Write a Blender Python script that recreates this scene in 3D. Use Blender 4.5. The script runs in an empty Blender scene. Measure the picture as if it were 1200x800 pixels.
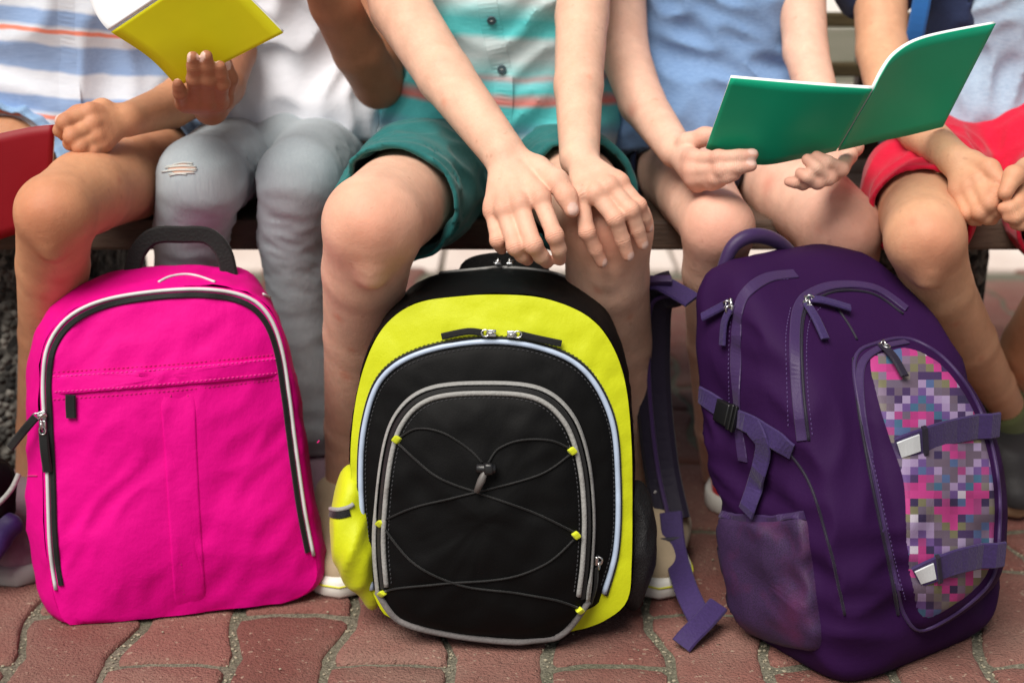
import bpy, bmesh, math, random
import numpy as np
from mathutils import Vector, Matrix
from mathutils.bvhtree import BVHTree

random.seed(7)
RNG = np.random.default_rng(7)
SC = bpy.context.scene
COL = SC.collection
R = math.radians

# ------------------------------------------------------------------ camera, sky, sun, exposure
FPX, CAMH, PITCH = 1743.0, 0.77, R(17.0)
cam_d = bpy.data.cameras.new('camera')
cam = bpy.data.objects.new('camera', cam_d); COL.objects.link(cam)
cam.location = (0, 0, CAMH)
cam.rotation_euler = (math.pi / 2 - PITCH, 0, 0)
cam_d.sensor_width = 36.0
cam_d.lens = 36.0 * FPX / 1200.0
cam_d.clip_start, cam_d.clip_end = 0.05, 1500.0
cam_d.dof.use_dof = True
cam_d.dof.focus_distance = 1.52
cam_d.dof.aperture_fstop = 3.6
SC.camera = cam

SUN_EL, SUN_AZ = R(56), R(212)          # azimuth: direction the light comes FROM, clockwise from +Y
world = bpy.data.worlds.new('World'); SC.world = world; world.use_nodes = True
wn, wl = world.node_tree.nodes, world.node_tree.links
bg = wn['Background']
sky = wn.new('ShaderNodeTexSky'); sky.sky_type = 'NISHITA'; sky.sun_disc = False
sky.sun_elevation = SUN_EL; sky.sun_rotation = SUN_AZ
sky.air_density = 1.0; sky.dust_density = 1.0; sky.ozone_density = 1.0
hs = wn.new('ShaderNodeHueSaturation'); hs.inputs['Saturation'].default_value = 0.35
wl.new(sky.outputs[0], hs.inputs['Color']); wl.new(hs.outputs[0], bg.inputs['Color'])
bg.inputs['Strength'].default_value = 0.05
sun_d = bpy.data.lights.new('sun', 'SUN'); sun = bpy.data.objects.new('sun', sun_d); COL.objects.link(sun)
sun_d.energy = 4.1; sun_d.angle = R(40); sun_d.color = (1.0, 0.94, 0.86)
_sd = Vector((math.sin(SUN_AZ) * math.cos(SUN_EL), math.cos(SUN_AZ) * math.cos(SUN_EL), math.sin(SUN_EL)))
sun.rotation_euler = _sd.to_track_quat('Z', 'Y').to_euler()
SC.view_settings.view_transform = 'Standard'; SC.view_settings.look = 'None'
SC.view_settings.gamma = 1.0; SC.view_settings.use_curve_mapping = False
SC.view_settings.exposure = 0.22
SC.cycles.use_denoising = True
SC.cycles.max_bounces = 6; SC.cycles.diffuse_bounces = 3; SC.cycles.glossy_bounces = 2

# ------------------------------------------------------------------ measuring from the viewpoint
CO = np.array([0, 0, CAMH])
_f = np.array([0, math.cos(PITCH), -math.sin(PITCH)]); _u = np.array([0, math.sin(PITCH), math.cos(PITCH)])
def rdir(px, py):
    return _f * FPX + _u * (400 - py) + np.array([1.0, 0, 0]) * (px - 600)
def P(px, py, Y):
    d = rdir(px, py); return CO + d * (Y / d[1])
def MPP(px, py, Y):
    return float(np.dot(P(px, py, Y) - CO, _f)) / FPX
def S(px, py, Y, r):
    return P(px, py, Y), r * MPP(px, py, Y)
def ground(px, py, z=0.0):
    d = rdir(px, py); return CO + d * ((z - CAMH) / d[2])

# ------------------------------------------------------------------ objects
BASE = {}
def link(name, me, parent=None, base=None):
    o = bpy.data.objects.new(name, me); COL.objects.link(o)
    if parent is not None:
        o.parent = parent; BASE[o.name] = BASE[parent.name]
    else:
        b = np.zeros(3) if base is None else np.array(base, float)
        BASE[o.name] = b; o.location = b
    return o
def mk(name, verts, faces, mat, parent=None, base=None, smooth=True):
    b = BASE[parent.name] if parent is not None else (np.zeros(3) if base is None else np.array(base, float))
    v = np.asarray(verts, float).reshape(-1, 3) - b
    me = bpy.data.meshes.new(name)
    if isinstance(faces, np.ndarray) and faces.ndim == 2 and faces.shape[1] == 4:
        n = len(faces)
        me.vertices.add(len(v)); me.vertices.foreach_set('co', v.astype(np.float32).ravel())
        me.loops.add(n * 4); me.loops.foreach_set('vertex_index', faces.astype(np.int32).ravel())
        me.polygons.add(n); me.polygons.foreach_set('loop_start', np.arange(0, n * 4, 4, dtype=np.int32))
        me.update(calc_edges=True)
    else:
        me.from_pydata([tuple(p) for p in v], [], [tuple(int(i) for i in f) for f in faces]); me.update()
    me.polygons.foreach_set('use_smooth', [smooth] * len(me.polygons))
    if mat is not None: me.materials.append(mat)
    return link(name, me, parent, base)
def empty(name, base):
    o = bpy.data.objects.new(name, None); COL.objects.link(o)
    o.location = base; BASE[o.name] = np.array(base, float); return o
def tag(o, label=None, cat=None, group=None, kind=None):
    if label: o['label'] = label
    if cat: o['category'] = cat
    if group: o['group'] = group
    if kind: o['kind'] = kind
    return o
def attr(o, name, vals):
    a = o.data.attributes.new(name, 'FLOAT', 'POINT'); a.data.foreach_set('value', np.asarray(vals, np.float32))

# ------------------------------------------------------------------ materials
def lin(r, g, b):
    f = lambda c: (c / 255 / 12.92) if c / 255 <= 0.04045 else ((c / 255 + 0.055) / 1.055) ** 2.4
    return (f(r), f(g), f(b), 1.0)
class NT:
    def __init__(s, name):
        s.m = bpy.data.materials.new(name); s.m.use_nodes = True
        s.n, s.l = s.m.node_tree.nodes, s.m.node_tree.links
        s.b = s.n['Principled BSDF']; s.tc = s.n.new('ShaderNodeTexCoord')
    def node(s, t, **kw):
        x = s.n.new(t)
        for k, v in kw.items():
            if hasattr(x, k): setattr(x, k, v)
            else: x.inputs[k].default_value = v
        return x
    def link(s, a, b): s.l.new(a, b)
    def noise(s, scale, detail=3, rough=0.55, vec=None, stretch=None):
        t = s.node('ShaderNodeTexNoise'); t.inputs['Scale'].default_value = scale
        t.inputs['Detail'].default_value = detail; t.inputs['Roughness'].default_value = rough
        v = vec or s.tc.outputs['Object']
        if stretch:
            mp = s.node('ShaderNodeMapping'); mp.inputs['Scale'].default_value = stretch; s.link(v, mp.inputs[0]); v = mp.outputs[0]
        s.link(v, t.inputs['Vector']); return t.outputs['Fac']
    def ramp(s, fac, stops, interp='LINEAR'):
        r = s.node('ShaderNodeValToRGB'); cr = r.color_ramp; cr.interpolation = interp
        while len(cr.elements) < len(stops): cr.elements.new(0.5)
        for e, (p, c) in zip(cr.elements, stops): e.position = p; e.color = c if len(c) == 4 else (*c, 1)
        s.link(fac, r.inputs[0]); return r.outputs[0]
    def mix(s, fac, a, b, blend='MIX'):
        x = s.node('ShaderNodeMix'); x.data_type = 'RGBA'; x.blend_type = blend
        for i, v in ((0, fac), (6, a), (7, b)):
            if isinstance(v, (int, float)): x.inputs[i].default_value = v
            elif isinstance(v, tuple): x.inputs[i].default_value = v
            else: s.link(v, x.inputs[i])
        return x.outputs[2]
    def math(s, op, a, b=0.0, c=0.0):
        x = s.node('ShaderNodeMath'); x.operation = op
        for i, v in enumerate((a, b, c)):
            if isinstance(v, (int, float)): x.inputs[i].default_value = v
            else: s.link(v, x.inputs[i])
        return x.outputs[0]
    def bump(s, h, strength, dist=0.002, prev=None):
        x = s.node('ShaderNodeBump'); x.inputs['Strength'].default_value = strength; x.inputs['Distance'].default_value = dist
        s.link(h, x.inputs['Height'])
        if prev is not None: s.link(prev, x.inputs['Normal'])
        return x.outputs[0]
    def done(s, color=None, rough=None, normal=None, **kw):
        for sock, v in (('Base Color', color), ('Roughness', rough), ('Normal', normal)):
            if v is None: continue
            if isinstance(v, (int, float, tuple)): s.b.inputs[sock].default_value = v
            else: s.link(v, s.b.inputs[sock])
        for k, v in kw.items(): s.b.inputs[k.replace('_', ' ')].default_value = v
        return s.m
def scale_c(c, k): return (c[0] * k, c[1] * k, c[2] * k, 1)

def fabric(name, c, rough=0.7, var=0.18, weave=900, bump=0.25, sheen=0.15, spec=0.3, wrinkle=0.0):
    t = NT(name)
    n1 = t.noise(9, 3); n2 = t.noise(weave, 2)
    col = t.mix(n1, scale_c(c, 1 - var), scale_c(c, 1 + var))
    col = t.mix(0.35, col, t.mix(n2, scale_c(c, 0.7), scale_c(c, 1.3)))
    nm = t.bump(n2, bump, 0.0006)
    if wrinkle:
        nm = t.bump(t.noise(26, 3, 0.5, stretch=(1, 1, 0.6)), wrinkle, 0.006, nm)
    return t.done(col, rough, nm, Sheen_Weight=sheen, Specular_IOR_Level=spec)
def plain(name, c, rough=0.5, metal=0.0, var=0.08, bump=0.1, **kw):
    t = NT(name); n = t.noise(60, 3)
    return t.done(t.mix(n, scale_c(c, 1 - var), scale_c(c, 1 + var)), rough, t.bump(t.noise(300, 2), bump, 0.0005), Metallic=metal, **kw)
def skin(name, c, flush):
    t = NT(name)
    fa = t.node('ShaderNodeAttribute', attribute_name='flush').outputs['Fac']
    na = t.node('ShaderNodeAttribute', attribute_name='nail').outputs['Fac']
    m = t.ramp(t.noise(38, 4, 0.6), [(0.3, scale_c(c, 0.88)), (0.7, scale_c(c, 1.08))])
    m2 = t.ramp(t.noise(11, 3), [(0.35, (0, 0, 0, 1)), (0.75, (1, 1, 1, 1))])
    m = t.mix(t.math('MULTIPLY', m2, 0.14), m, flush)
    m = t.mix(t.math('MULTIPLY', fa, 0.62), m, flush)
    v1 = t.ramp(t.noise(26, 5, 0.7), [(0.42, (0, 0, 0, 1)), (0.62, (1, 1, 1, 1))])
    m = t.mix(t.math('MULTIPLY', v1, 0.28), m, (c[0] * 0.78, c[1] * 0.66, c[2] * 0.62, 1))
    sp = t.ramp(t.noise(95, 2, 0.4), [(0.70, (0, 0, 0, 1)), (0.76, (1, 1, 1, 1))])
    m = t.mix(t.math('MULTIPLY', sp, 0.22), m, scale_c(flush, 0.55))
    m = t.mix(na, m, (0.76, 0.52, 0.45, 1))
    ct = t.node('ShaderNodeAttribute', attribute_name='crease_t').outputs['Fac']; cw = t.node('ShaderNodeAttribute', attribute_name='crease_w').outputs['Fac']
    cr = t.math('MULTIPLY', t.math('SINE', t.math('MULTIPLY_ADD', ct, 2500.0, t.math('MULTIPLY', t.noise(190, 3), 9.0))), cw)
    m = t.mix(t.math('MULTIPLY', t.math('MAXIMUM', cr, 0.0), 0.22), m, scale_c(flush, 0.62))
    nm = t.bump(t.noise(420, 3, 0.6), 0.30, 0.0010)
    nm = t.bump(t.noise(90, 4, 0.65), 0.28, 0.0022, nm); nm = t.bump(cr, 0.28, -0.0006, nm)
    rg = t.mix(na, (0.58, 0.58, 0.58, 1), (0.36, 0.36, 0.36, 1))
    return t.done(m, rg, nm, Subsurface_Weight=0.15, Subsurface_Radius=(1.0, 0.35, 0.2), Subsurface_Scale=0.003, Specular_IOR_Level=0.32)

# ------------------------------------------------------------------ implicit surfaces (smoothly blended tapered limbs) -> quads
class Cone:
    __slots__ = ('a', 'ab', 'l2', 'ra', 'dr', 'n', 'fl', 'cuts')
    def __init__(s, a, b, ra, rb, n=None, fl=1.0, cuts=()):
        s.a = np.asarray(a, np.float32); s.ab = np.asarray(b, np.float32) - s.a
        s.l2 = float(max(np.dot(s.ab, s.ab), 1e-9)); s.ra = float(ra); s.dr = float(rb - ra)
        s.n = None if n is None else np.asarray(n, np.float32) / np.linalg.norm(n); s.fl = fl
        s.cuts = [(np.asarray(c, np.float32), np.asarray(m, np.float32) / np.linalg.norm(m)) for c, m in cuts]
    def ev(s, p):
        q = p - s.a
        t = np.clip(q @ s.ab / s.l2, 0, 1)
        q -= t[:, None] * s.ab
        if s.n is not None:
            q += ((q @ s.n) * (1 / s.fl - 1))[:, None] * s.n
            d = (np.sqrt((q * q).sum(1)) - (s.ra + s.dr * t)) * s.fl
        else:
            d = np.sqrt((q * q).sum(1)) - (s.ra + s.dr * t)
        for c, m in s.cuts: d = np.maximum(d, (p - c) @ m)
        return d
class G:
    def __init__(s, k, ch): s.k, s.ch = k, ch
def leaves(n): return [n] if isinstance(n, Cone) else [x for c in n.ch for x in leaves(c)]
def smin(a, b, k):
    h = np.maximum(k - np.abs(a - b), 0) / k
    return np.minimum(a, b) - h * h * k * 0.25
def ev(n, p, live):
    if isinstance(n, Cone): return n.ev(p) if live is None or id(n) in live else None
    d = None
    for c in n.ch:
        e = ev(c, p, live)
        if e is None: continue
        d = e if d is None else smin(d, e, n.k)
    return d
def limb(pts, k=0.02, **kw):
    k = min(k, 0.006)
    return G(k, [Cone(pts[i][0], pts[i + 1][0], pts[i][1], pts[i + 1][1], **kw) for i in range(len(pts) - 1)])
def sdf_mesh(tree, h=0.004, inner=None, cuts=(), disp=None, amp=0.0, smooth=2, B=14):
    ls = leaves(tree); il = leaves(inner) if inner is not None else []
    lo = np.min([np.minimum(c.a, c.a + c.ab) - max(c.ra, c.ra + c.dr) for c in ls], axis=0) - 0.02 - amp
    hi = np.max([np.maximum(c.a, c.a + c.ab) + max(c.ra, c.ra + c.dr) for c in ls], axis=0) + 0.02 + amp
    bs = B * h; nb = np.ceil((hi - lo) / bs).astype(int)
    bi = np.stack(np.meshgrid(*[np.arange(n) for n in nb], indexing='ij'), -1).reshape(-1, 3)
    bc = (lo + (bi + 0.5) * bs).astype(np.float32)
    rad = bs * 0.87
    D = np.stack([c.ev(bc) for c in ls]); DI = np.stack([c.ev(bc) for c in il]) if il else None
    d0 = ev(tree, bc, None)
    act = np.abs(d0) < rad * 1.15 + amp + 0.01
    if il: act |= np.abs(ev(inner, bc, None)) < rad * 1.15 + amp
    for c, m in cuts: act &= ((bc - np.asarray(c, np.float32)) @ (np.asarray(m, np.float32) / np.linalg.norm(m))) < rad * 1.1
    dims = nb * B + 2
    loc = np.stack(np.meshgrid(*[np.arange(B + 1)] * 3, indexing='ij'), -1).reshape(-1, 3)
    offs = np.array([[x, y, z] for x in (0, 1) for y in (0, 1) for z in (0, 1)])
    edges = [(a, b) for a in range(8) for b in range(a + 1, 8) if np.abs(offs[a] - offs[b]).sum() == 1]
    CID, CV, Q = [], [], []
    n1 = B + 1
    for j in np.nonzero(act)[0]:
        live = {id(c) for c, dd in zip(ls, D[:, j]) if dd < rad * 1.2 + 0.05 + amp}
        if not live: continue
        g0 = bi[j] * B
        p = (lo + (g0 + loc) * h).astype(np.float32)
        d = ev(tree, p, live)
        dp = disp(p) if disp is not None else 0.0
        d = d - dp
        if il:
            li = {id(c) for c, dd in zip(il, DI[:, j]) if dd < rad * 1.2 + 0.05}
            di = ev(inner, p, li) if li else None
            if di is not None: d = np.maximum(d, -(di - dp))
        for c, m in cuts:
            d = np.maximum(d, (p - np.asarray(c, np.float32)) @ (np.asarray(m, np.float32) / np.linalg.norm(m)))
        d = d.reshape(n1, n1, n1)
        neg = d < 0
        if neg.all() or not neg.any(): continue
        cs = sum(neg[o[0]:o[0] + B, o[1]:o[1] + B, o[2]:o[2] + B].astype(np.int8) for o in offs)
        ci = np.argwhere((cs > 0) & (cs < 8))
        if len(ci):
            cv = np.stack([d[ci[:, 0] + o[0], ci[:, 1] + o[1], ci[:, 2] + o[2]] for o in offs], 1)
            acc = np.zeros((len(ci), 3)); cnt = np.zeros(len(ci))
            for a, b in edges:
                da, db = cv[:, a], cv[:, b]; m = (da < 0) != (db < 0)
                t = np.where(m, da / np.where(m, da - db, 1), 0)
                acc += np.where(m[:, None], offs[a] + t[:, None] * (offs[b] - offs[a]), 0); cnt += m
            CV.append(lo + (g0 + ci + acc / cnt[:, None]) * h)
            gi = g0 + ci; CID.append((gi[:, 0] * dims[1] + gi[:, 1]) * dims[2] + gi[:, 2])
        st = (dims[1] * dims[2], dims[2], 1)
        for ax in range(3):
            sl = [slice(0, B)] * 3; s2 = list(sl); s2[ax] = slice(1, B + 1)
            A, Bq = neg[tuple(sl)], neg[tuple(s2)]
            ei = np.argwhere(A != Bq)
            if not len(ei): continue
            fl = A[ei[:, 0], ei[:, 1], ei[:, 2]]
            gi = g0 + ei; c0 = (gi[:, 0] * dims[1] + gi[:, 1]) * dims[2] + gi[:, 2]
            s1, s2_ = st[(ax + 1) % 3], st[(ax + 2) % 3]
            q = np.stack([c0 - s1 - s2_, c0 - s2_, c0, c0 - s1], 1)
            q[~fl] = q[~fl][:, ::-1]
            Q.append(q)
    CID = np.concatenate(CID); CV = np.concatenate(CV); Q = np.concatenate(Q)
    o = np.argsort(CID); CID, CV = CID[o], CV[o]
    f = np.searchsorted(CID, Q); f = np.minimum(f, len(CID) - 1)
    ok = (CID[f] == Q).all(1); f = f[ok]
    e = np.concatenate([f[:, [0, 1]], f[:, [1, 2]], f[:, [2, 3]], f[:, [3, 0]]])
    for _ in range(smooth):
        cnt = np.bincount(e[:, 0], minlength=len(CV)).astype(float); cnt[cnt == 0] = 1
        s = np.stack([np.bincount(e[:, 0], CV[e[:, 1], k], minlength=len(CV)) for k in range(3)], 1) / cnt[:, None]
        s[np.bincount(e[:, 0], minlength=len(CV)) == 0] = CV[np.bincount(e[:, 0], minlength=len(CV)) == 0]
        CV = CV * 0.5 + s * 0.5
    return CV, f
def folds(amp, wl, dirs=(1, 1, 1), seed=0, sharp=True, n=4):
    r = np.random.default_rng(seed); K = []
    for i in range(n):
        v = r.normal(size=3) * np.array(dirs); v /= np.linalg.norm(v)
        w = r.normal(size=3); w /= np.linalg.norm(w)
        K.append(((v * 2 * np.pi / (wl * r.uniform(0.6, 1.5))).astype(np.float32), r.uniform(0, 6), (w * 2 * np.pi / (wl * 2.2)).astype(np.float32), r.uniform(0, 6)))
    def f(p):
        p = p.astype(np.float32); s = 0
        for k, a, m, b in K: s = s + np.sin(p @ k + a + 1.4 * np.sin(p @ m + b))
        s = s / n
        return (amp * (1 - 2.2 * np.abs(s))) if sharp else amp * s
    return f

# ------------------------------------------------------------------ surface details: tubes, ribbons, patches
def catmull(pts, n=8, closed=False):
    pts = np.asarray(pts, float); m = len(pts); out = []
    rng = range(m if closed else m - 1)
    for i in rng:
        if closed: p0, p1, p2, p3 = pts[(i - 1) % m], pts[i], pts[(i + 1) % m], pts[(i + 2) % m]
        else: p0, p1, p2, p3 = pts[max(i - 1, 0)], pts[i], pts[i + 1], pts[min(i + 2, m - 1)]
        for j in range(n):
            t = j / n
            out.append(0.5 * (2 * p1 + (p2 - p0) * t + (2 * p0 - 5 * p1 + 4 * p2 - p3) * t * t + (3 * p1 - p0 - 3 * p2 + p3) * t ** 3))
    if not closed: out.append(pts[-1])
    return np.array(out)
def resample(p, n, closed=False):
    p = np.asarray(p, float)
    if closed: p = np.vstack([p, p[:1]])
    L = np.concatenate([[0], np.cumsum(np.linalg.norm(np.diff(p, axis=0), axis=1))])
    t = np.linspace(0, L[-1], n + 1)[:-1] if closed else np.linspace(0, L[-1], n)
    return np.stack([np.interp(t, L, p[:, k]) for k in range(p.shape[1])], 1)
def unit(v): v = np.asarray(v, float); return v / (np.linalg.norm(v, axis=-1, keepdims=True) + 1e-12)
def tube_geo(pts, r, closed=False, seg=8):
    pts = np.asarray(pts, float); n = len(pts); rr = np.broadcast_to(np.asarray(r, float), (n,))
    T = unit(np.roll(pts, -1, 0) - np.roll(pts, 1, 0)) if closed else unit(np.gradient(pts, axis=0))
    V, F = [], []
    nrm = np.cross(T[0], [0, 0, 1.0]); nrm = nrm if np.linalg.norm(nrm) > 0.05 else np.cross(T[0], [1.0, 0, 0])
    for i in range(n):
        nrm = unit(nrm - T[i] * np.dot(nrm, T[i])); b = np.cross(T[i], nrm)
        for k in range(seg):
            a = 2 * math.pi * k / seg; V.append(pts[i] + rr[i] * (math.cos(a) * nrm + math.sin(a) * b))
    for i in range(n if closed else n - 1):
        for k in range(seg):
            j = (i + 1) % n; k2 = (k + 1) % seg
            F.append((i * seg + k, i * seg + k2, j * seg + k2, j * seg + k))
    if not closed: F += [tuple(range(seg))[::-1], tuple((n - 1) * seg + k for k in range(seg))]
    return V, F
def tube(name, pts, r, mat, parent, closed=False, seg=8):
    return mk(name, *tube_geo(pts, r, closed, seg), mat, parent)
def ribbon_geo(pts, nrm, w, th):
    pts = np.asarray(pts, float); n = len(pts); nrm = unit(np.broadcast_to(np.asarray(nrm, float), (n, 3)))
    w = np.broadcast_to(np.asarray(w, float), (n,)); T = unit(np.gradient(pts, axis=0)); V, F = [], []
    for i in range(n):
        s = unit(np.cross(nrm[i], T[i])); N = unit(np.cross(T[i], s))
        hw, ht, c = w[i] / 2, th / 2, min(th * 0.45, w[i] * 0.2)
        for x, y in ((-hw, -ht + 0.3 * c), (-hw, ht - c), (-hw + c, ht), (hw - c, ht), (hw, ht - c), (hw, -ht + 0.3 * c)):
            V.append(pts[i] + s * x + N * y)
    for i in range(n - 1):
        for k in range(6):
            k2 = (k + 1) % 6; F.append((i * 6 + k, i * 6 + k2, (i + 1) * 6 + k2, (i + 1) * 6 + k))
    F += [tuple(range(6))[::-1], tuple((n - 1) * 6 + k for k in range(6))]
    return V, F
def ribbon(name, pts, nrm, w, th, mat, parent):
    return mk(name, *ribbon_geo(pts, nrm, w, th), mat, parent, smooth=False)
class Surf:
    def __init__(s, *objs):
        V, F = [], []
        for o in objs:
            b = BASE[o.name]; k = len(V)
            V += [tuple(np.array(v.co) + b) for v in o.data.vertices]
            F += [tuple(i + k for i in p.vertices) for p in o.data.polygons]
        s.t = BVHTree.FromPolygons(V, F)
    def hit(s, px, py):
        d = Vector(rdir(px, py)).normalized()
        h = s.t.ray_cast(Vector(CO), d)
        if h[0] is None: return None
        n = h[1] if h[1].dot(d) < 0 else -h[1]
        return np.array(h[0]), np.array(n)
    def path(s, pxs, n=None, closed=False, sub=8):
        c = catmull(pxs, sub, closed)
        if n: c = resample(c, n, closed)
        pts, nr = [], []
        if all(s.hit(x, y) is None for x, y in c):
            print('PATH MISSED', pxs); m = np.array(pxs).mean(0); q = P(m[0], m[1], 1.5); return np.array([q, q + .001, q + .002]), np.array([[0, -1, 0]] * 3)
        for x, y in c:
            h = s.hit(x, y)
            if h is not None: pts.append(h[0]); nr.append(h[1])
        if len(pts) < 3: print('PATH SHORT', pxs); pts = [pts[0] + np.array([0, 0, 1e-4]) * i for i in range(3)]; nr = [nr[0]] * 3
        pts, nr = np.array(pts), np.array(nr)
        for _ in range(2):                       # calm the facet normals
            if len(nr) > 3: nr = unit(nr + np.vstack([nr[:1], nr[:-1]]) + np.vstack([nr[1:], nr[-1:]]))
        return pts, nr
def s_tube(name, sf, pxs, r, mat, parent, off=0.5, closed=False, n=None):
    p, nr = sf.path(pxs, n, closed); return tube(name, p + nr * r * off, r, mat, parent, closed)
def s_ribbon(name, sf, pxs, w, th, mat, parent, off=0.0, n=None):
    p, nr = sf.path(pxs, n); return ribbon(name, p + nr * (off + th * 0.3), nr, w, th, mat, parent)
def s_stitch(name, sf, pxs, mat, parent, step=.0048, dash=.0030, r=.0006):
    """a row of short sewn stitches lying on a surface"""
    p, nr = sf.path(pxs, None, sub=10); L = np.concatenate([[0], np.cumsum(np.linalg.norm(np.diff(p, axis=0), axis=1))])
    at = lambda s, A: np.array([np.interp(s, L, A[:, k]) for k in range(3)]); gs = []
    s = 0.0
    while s + dash < L[-1]:
        a, b, m = at(s, p), at(s + dash, p), at(s + dash / 2, p); n = unit(at(s, nr)); gs.append(tube_geo([a, m + n * r * .9, b], [r * .6, r, r * .6], False, 5)); s += step
    return mk(name, *join_geo(*gs), mat, parent) if gs else None
def patch(name, sf, outline, height, mat, parent, out=None, rings=14, n=120, power=8, dome=0.25, disp=None, uvs=False):
    """a padded panel sewn on a surface: outline closed, raised by height with rounded rim"""
    o = resample(catmull(outline, 10, True), n, True); c = o.mean(0)
    ss = list(np.linspace(1, 0, rings + 1)[:-1] ** 0.55)
    ss += [ss[-1] * k for k in (.75, .5, .3, .12)]
    V, F, UV = [], [], []
    def lift(x, y, s):
        h = sf.hit(x, y)
        if h is None: return None
        hh = height * ((max(0.0, 1 - s ** power)) ** 0.5 * (1 - dome) + dome * (1 - s * s))
        p = h[0] + (h[1] if out is None else out) * (hh if s < 0.9999 else -0.002)
        return p
    last = None
    for s in ss:
        for x, y in (c + (o - c) * s):
            p = lift(x, y, s); q = np.array([x, y])
            while p is None and np.linalg.norm(q - c) > 2: q = c + (q - c) * .97; p = lift(q[0], q[1], s)
            V.append(p); UV.append((x / 100, -y / 100))
    V.append(lift(c[0], c[1], 0)); UV.append((c[0] / 100, -c[1] / 100))
    m = len(ss)
    for i in range(m - 1):
        for k in range(n):
            k2 = (k + 1) % n; F.append((i * n + k, i * n + k2, (i + 1) * n + k2, (i + 1) * n + k))
    F += [((m - 1) * n + k, (m - 1) * n + (k + 1) % n, m * n) for k in range(n)]
    V = np.array(V)
    if disp is not None:
        d = unit(out if out is not None else sf.hit(*c)[1]); edge = np.repeat(np.clip((1 - np.array(ss)) * 6, 0, 1), n)
        V[:-1] += d * (disp(V[:-1].astype(np.float32)) * edge)[:, None]
    ob = mk(name, V, F, mat, parent)
    if uvs:
        uv = ob.data.uv_layers.new(name='print')
        for lp in ob.data.loops: uv.data[lp.index].uv = UV[lp.vertex_index]
    return ob
def box_geo(c, ax, ay, az, sx, sy, sz, bev=0.2):
    """bevelled block; ax, ay, az axes, s* full sizes"""
    bm = bmesh.new(); bmesh.ops.create_cube(bm, size=1)
    for v in bm.verts: v.co = Vector((v.co.x * sx, v.co.y * sy, v.co.z * sz))
    bmesh.ops.bevel(bm, geom=bm.edges[:], offset=min(sx, sy, sz) * bev, segments=2, affect='EDGES', profile=0.6)
    M = np.array([unit(ax), unit(ay), unit(az)])
    V = [np.array(c) + np.array(v.co) @ M for v in bm.verts]; F = [[v.index for v in f.verts] for f in bm.faces]
    bm.free(); return V, F
def block(name, c, ax, ay, az, sx, sy, sz, mat, parent=None, bev=0.2, base=None):
    V, F = box_geo(c, ax, ay, az, sx, sy, sz, bev); return mk(name, V, F, mat, parent, base, smooth=False)
def join_geo(*gs):
    V, F = [], []
    for v, f in gs: k = len(V); V += list(v); F += [tuple(i + k for i in q) for q in f]
    return V, F




# ------------------------------------------------------------------ ground, paving, bench
def ground_mats():
    t = NT('pale_sand'); n = t.noise(3.0, 6, 0.65); n2 = t.noise(120, 3)
    c = t.ramp(n, [(0.3, lin(222, 214, 204)), (0.7, lin(242, 238, 232))])
    c = t.mix(t.math('MULTIPLY', t.ramp(n2, [(0.45, (0, 0, 0, 1)), (0.7, (1, 1, 1, 1))]), 0.35), c, lin(196, 188, 178))
    sand = t.done(c, 0.95, t.bump(n2, 0.6, 0.01))
    t = NT('joint_grit'); n = t.noise(6, 4); n2 = t.noise(260, 4, 0.7)
    c = t.ramp(n2, [(0.3, lin(84, 81, 70)), (0.55, lin(132, 127, 110)), (0.75, lin(172, 166, 148))])
    c = t.mix(t.math('MULTIPLY', t.ramp(n, [(0.45, (0, 0, 0, 1)), (0.65, (1, 1, 1, 1))]), 0.5), c, lin(76, 82, 54))
    grit = t.done(c, 0.95, t.bump(n2, 1.0, 0.006))
    t = NT('paver_red'); oi = t.node('ShaderNodeObjectInfo').outputs['Random']
    geo = t.node('ShaderNodeNewGeometry').outputs['Position']
    n = t.noise(14, 5, 0.65, geo); n2 = t.noise(330, 3, 0.6, geo); n3 = t.noise(140, 2, 0.4, geo); n4 = t.noise(5, 4, 0.6, geo)
    base = t.ramp(oi, [(0.0, lin(122, 74, 66)), (0.5, lin(138, 87, 78)), (1.0, lin(150, 102, 92))])
    c = t.mix(t.math('MULTIPLY', n, 0.5), base, lin(108, 66, 58))
    c = t.mix(t.math('MULTIPLY', t.ramp(n4, [(0.42, (0, 0, 0, 1)), (0.75, (1, 1, 1, 1))]), 0.55), c, lin(150, 128, 114))
    c = t.mix(t.ramp(n2, [(0.5, (0, 0, 0, 1)), (0.85, (0.6, 0.6, 0.6, 1))]), c, lin(72, 44, 38))
    c = t.mix(t.ramp(n3, [(0.66, (0, 0, 0, 1)), (0.72, (0.7, 0.7, 0.7, 1))]), c, lin(172, 148, 130))
    nm = t.bump(n2, 1.0, 0.005); nm = t.bump(n, 0.7, 0.007, nm)
    return sand, grit, t.done(c, 0.88, nm)
M_SAND, M_GRIT, M_PAVER = ground_mats()
def sheet(name, x0, x1, y0, y1, z, mat, parent=None):
    return mk(name, [(x0, y0, z), (x1, y0, z), (x1, y1, z), (x0, y1, z)], [(0, 1, 2, 3)], mat, parent, smooth=False)
g = sheet('ground', -400, 400, -200, 800, -0.030, M_SAND); tag(g, 'pale sandy open ground behind the bench', 'ground', kind='structure')
pv = sheet('pavement', -3.2, 3.2, -1.6, 3.02, -0.0046, M_GRIT)
tag(pv, 'red brick pavement of zigzag pavers with gritty joints', 'pavement', kind='structure')
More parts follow.
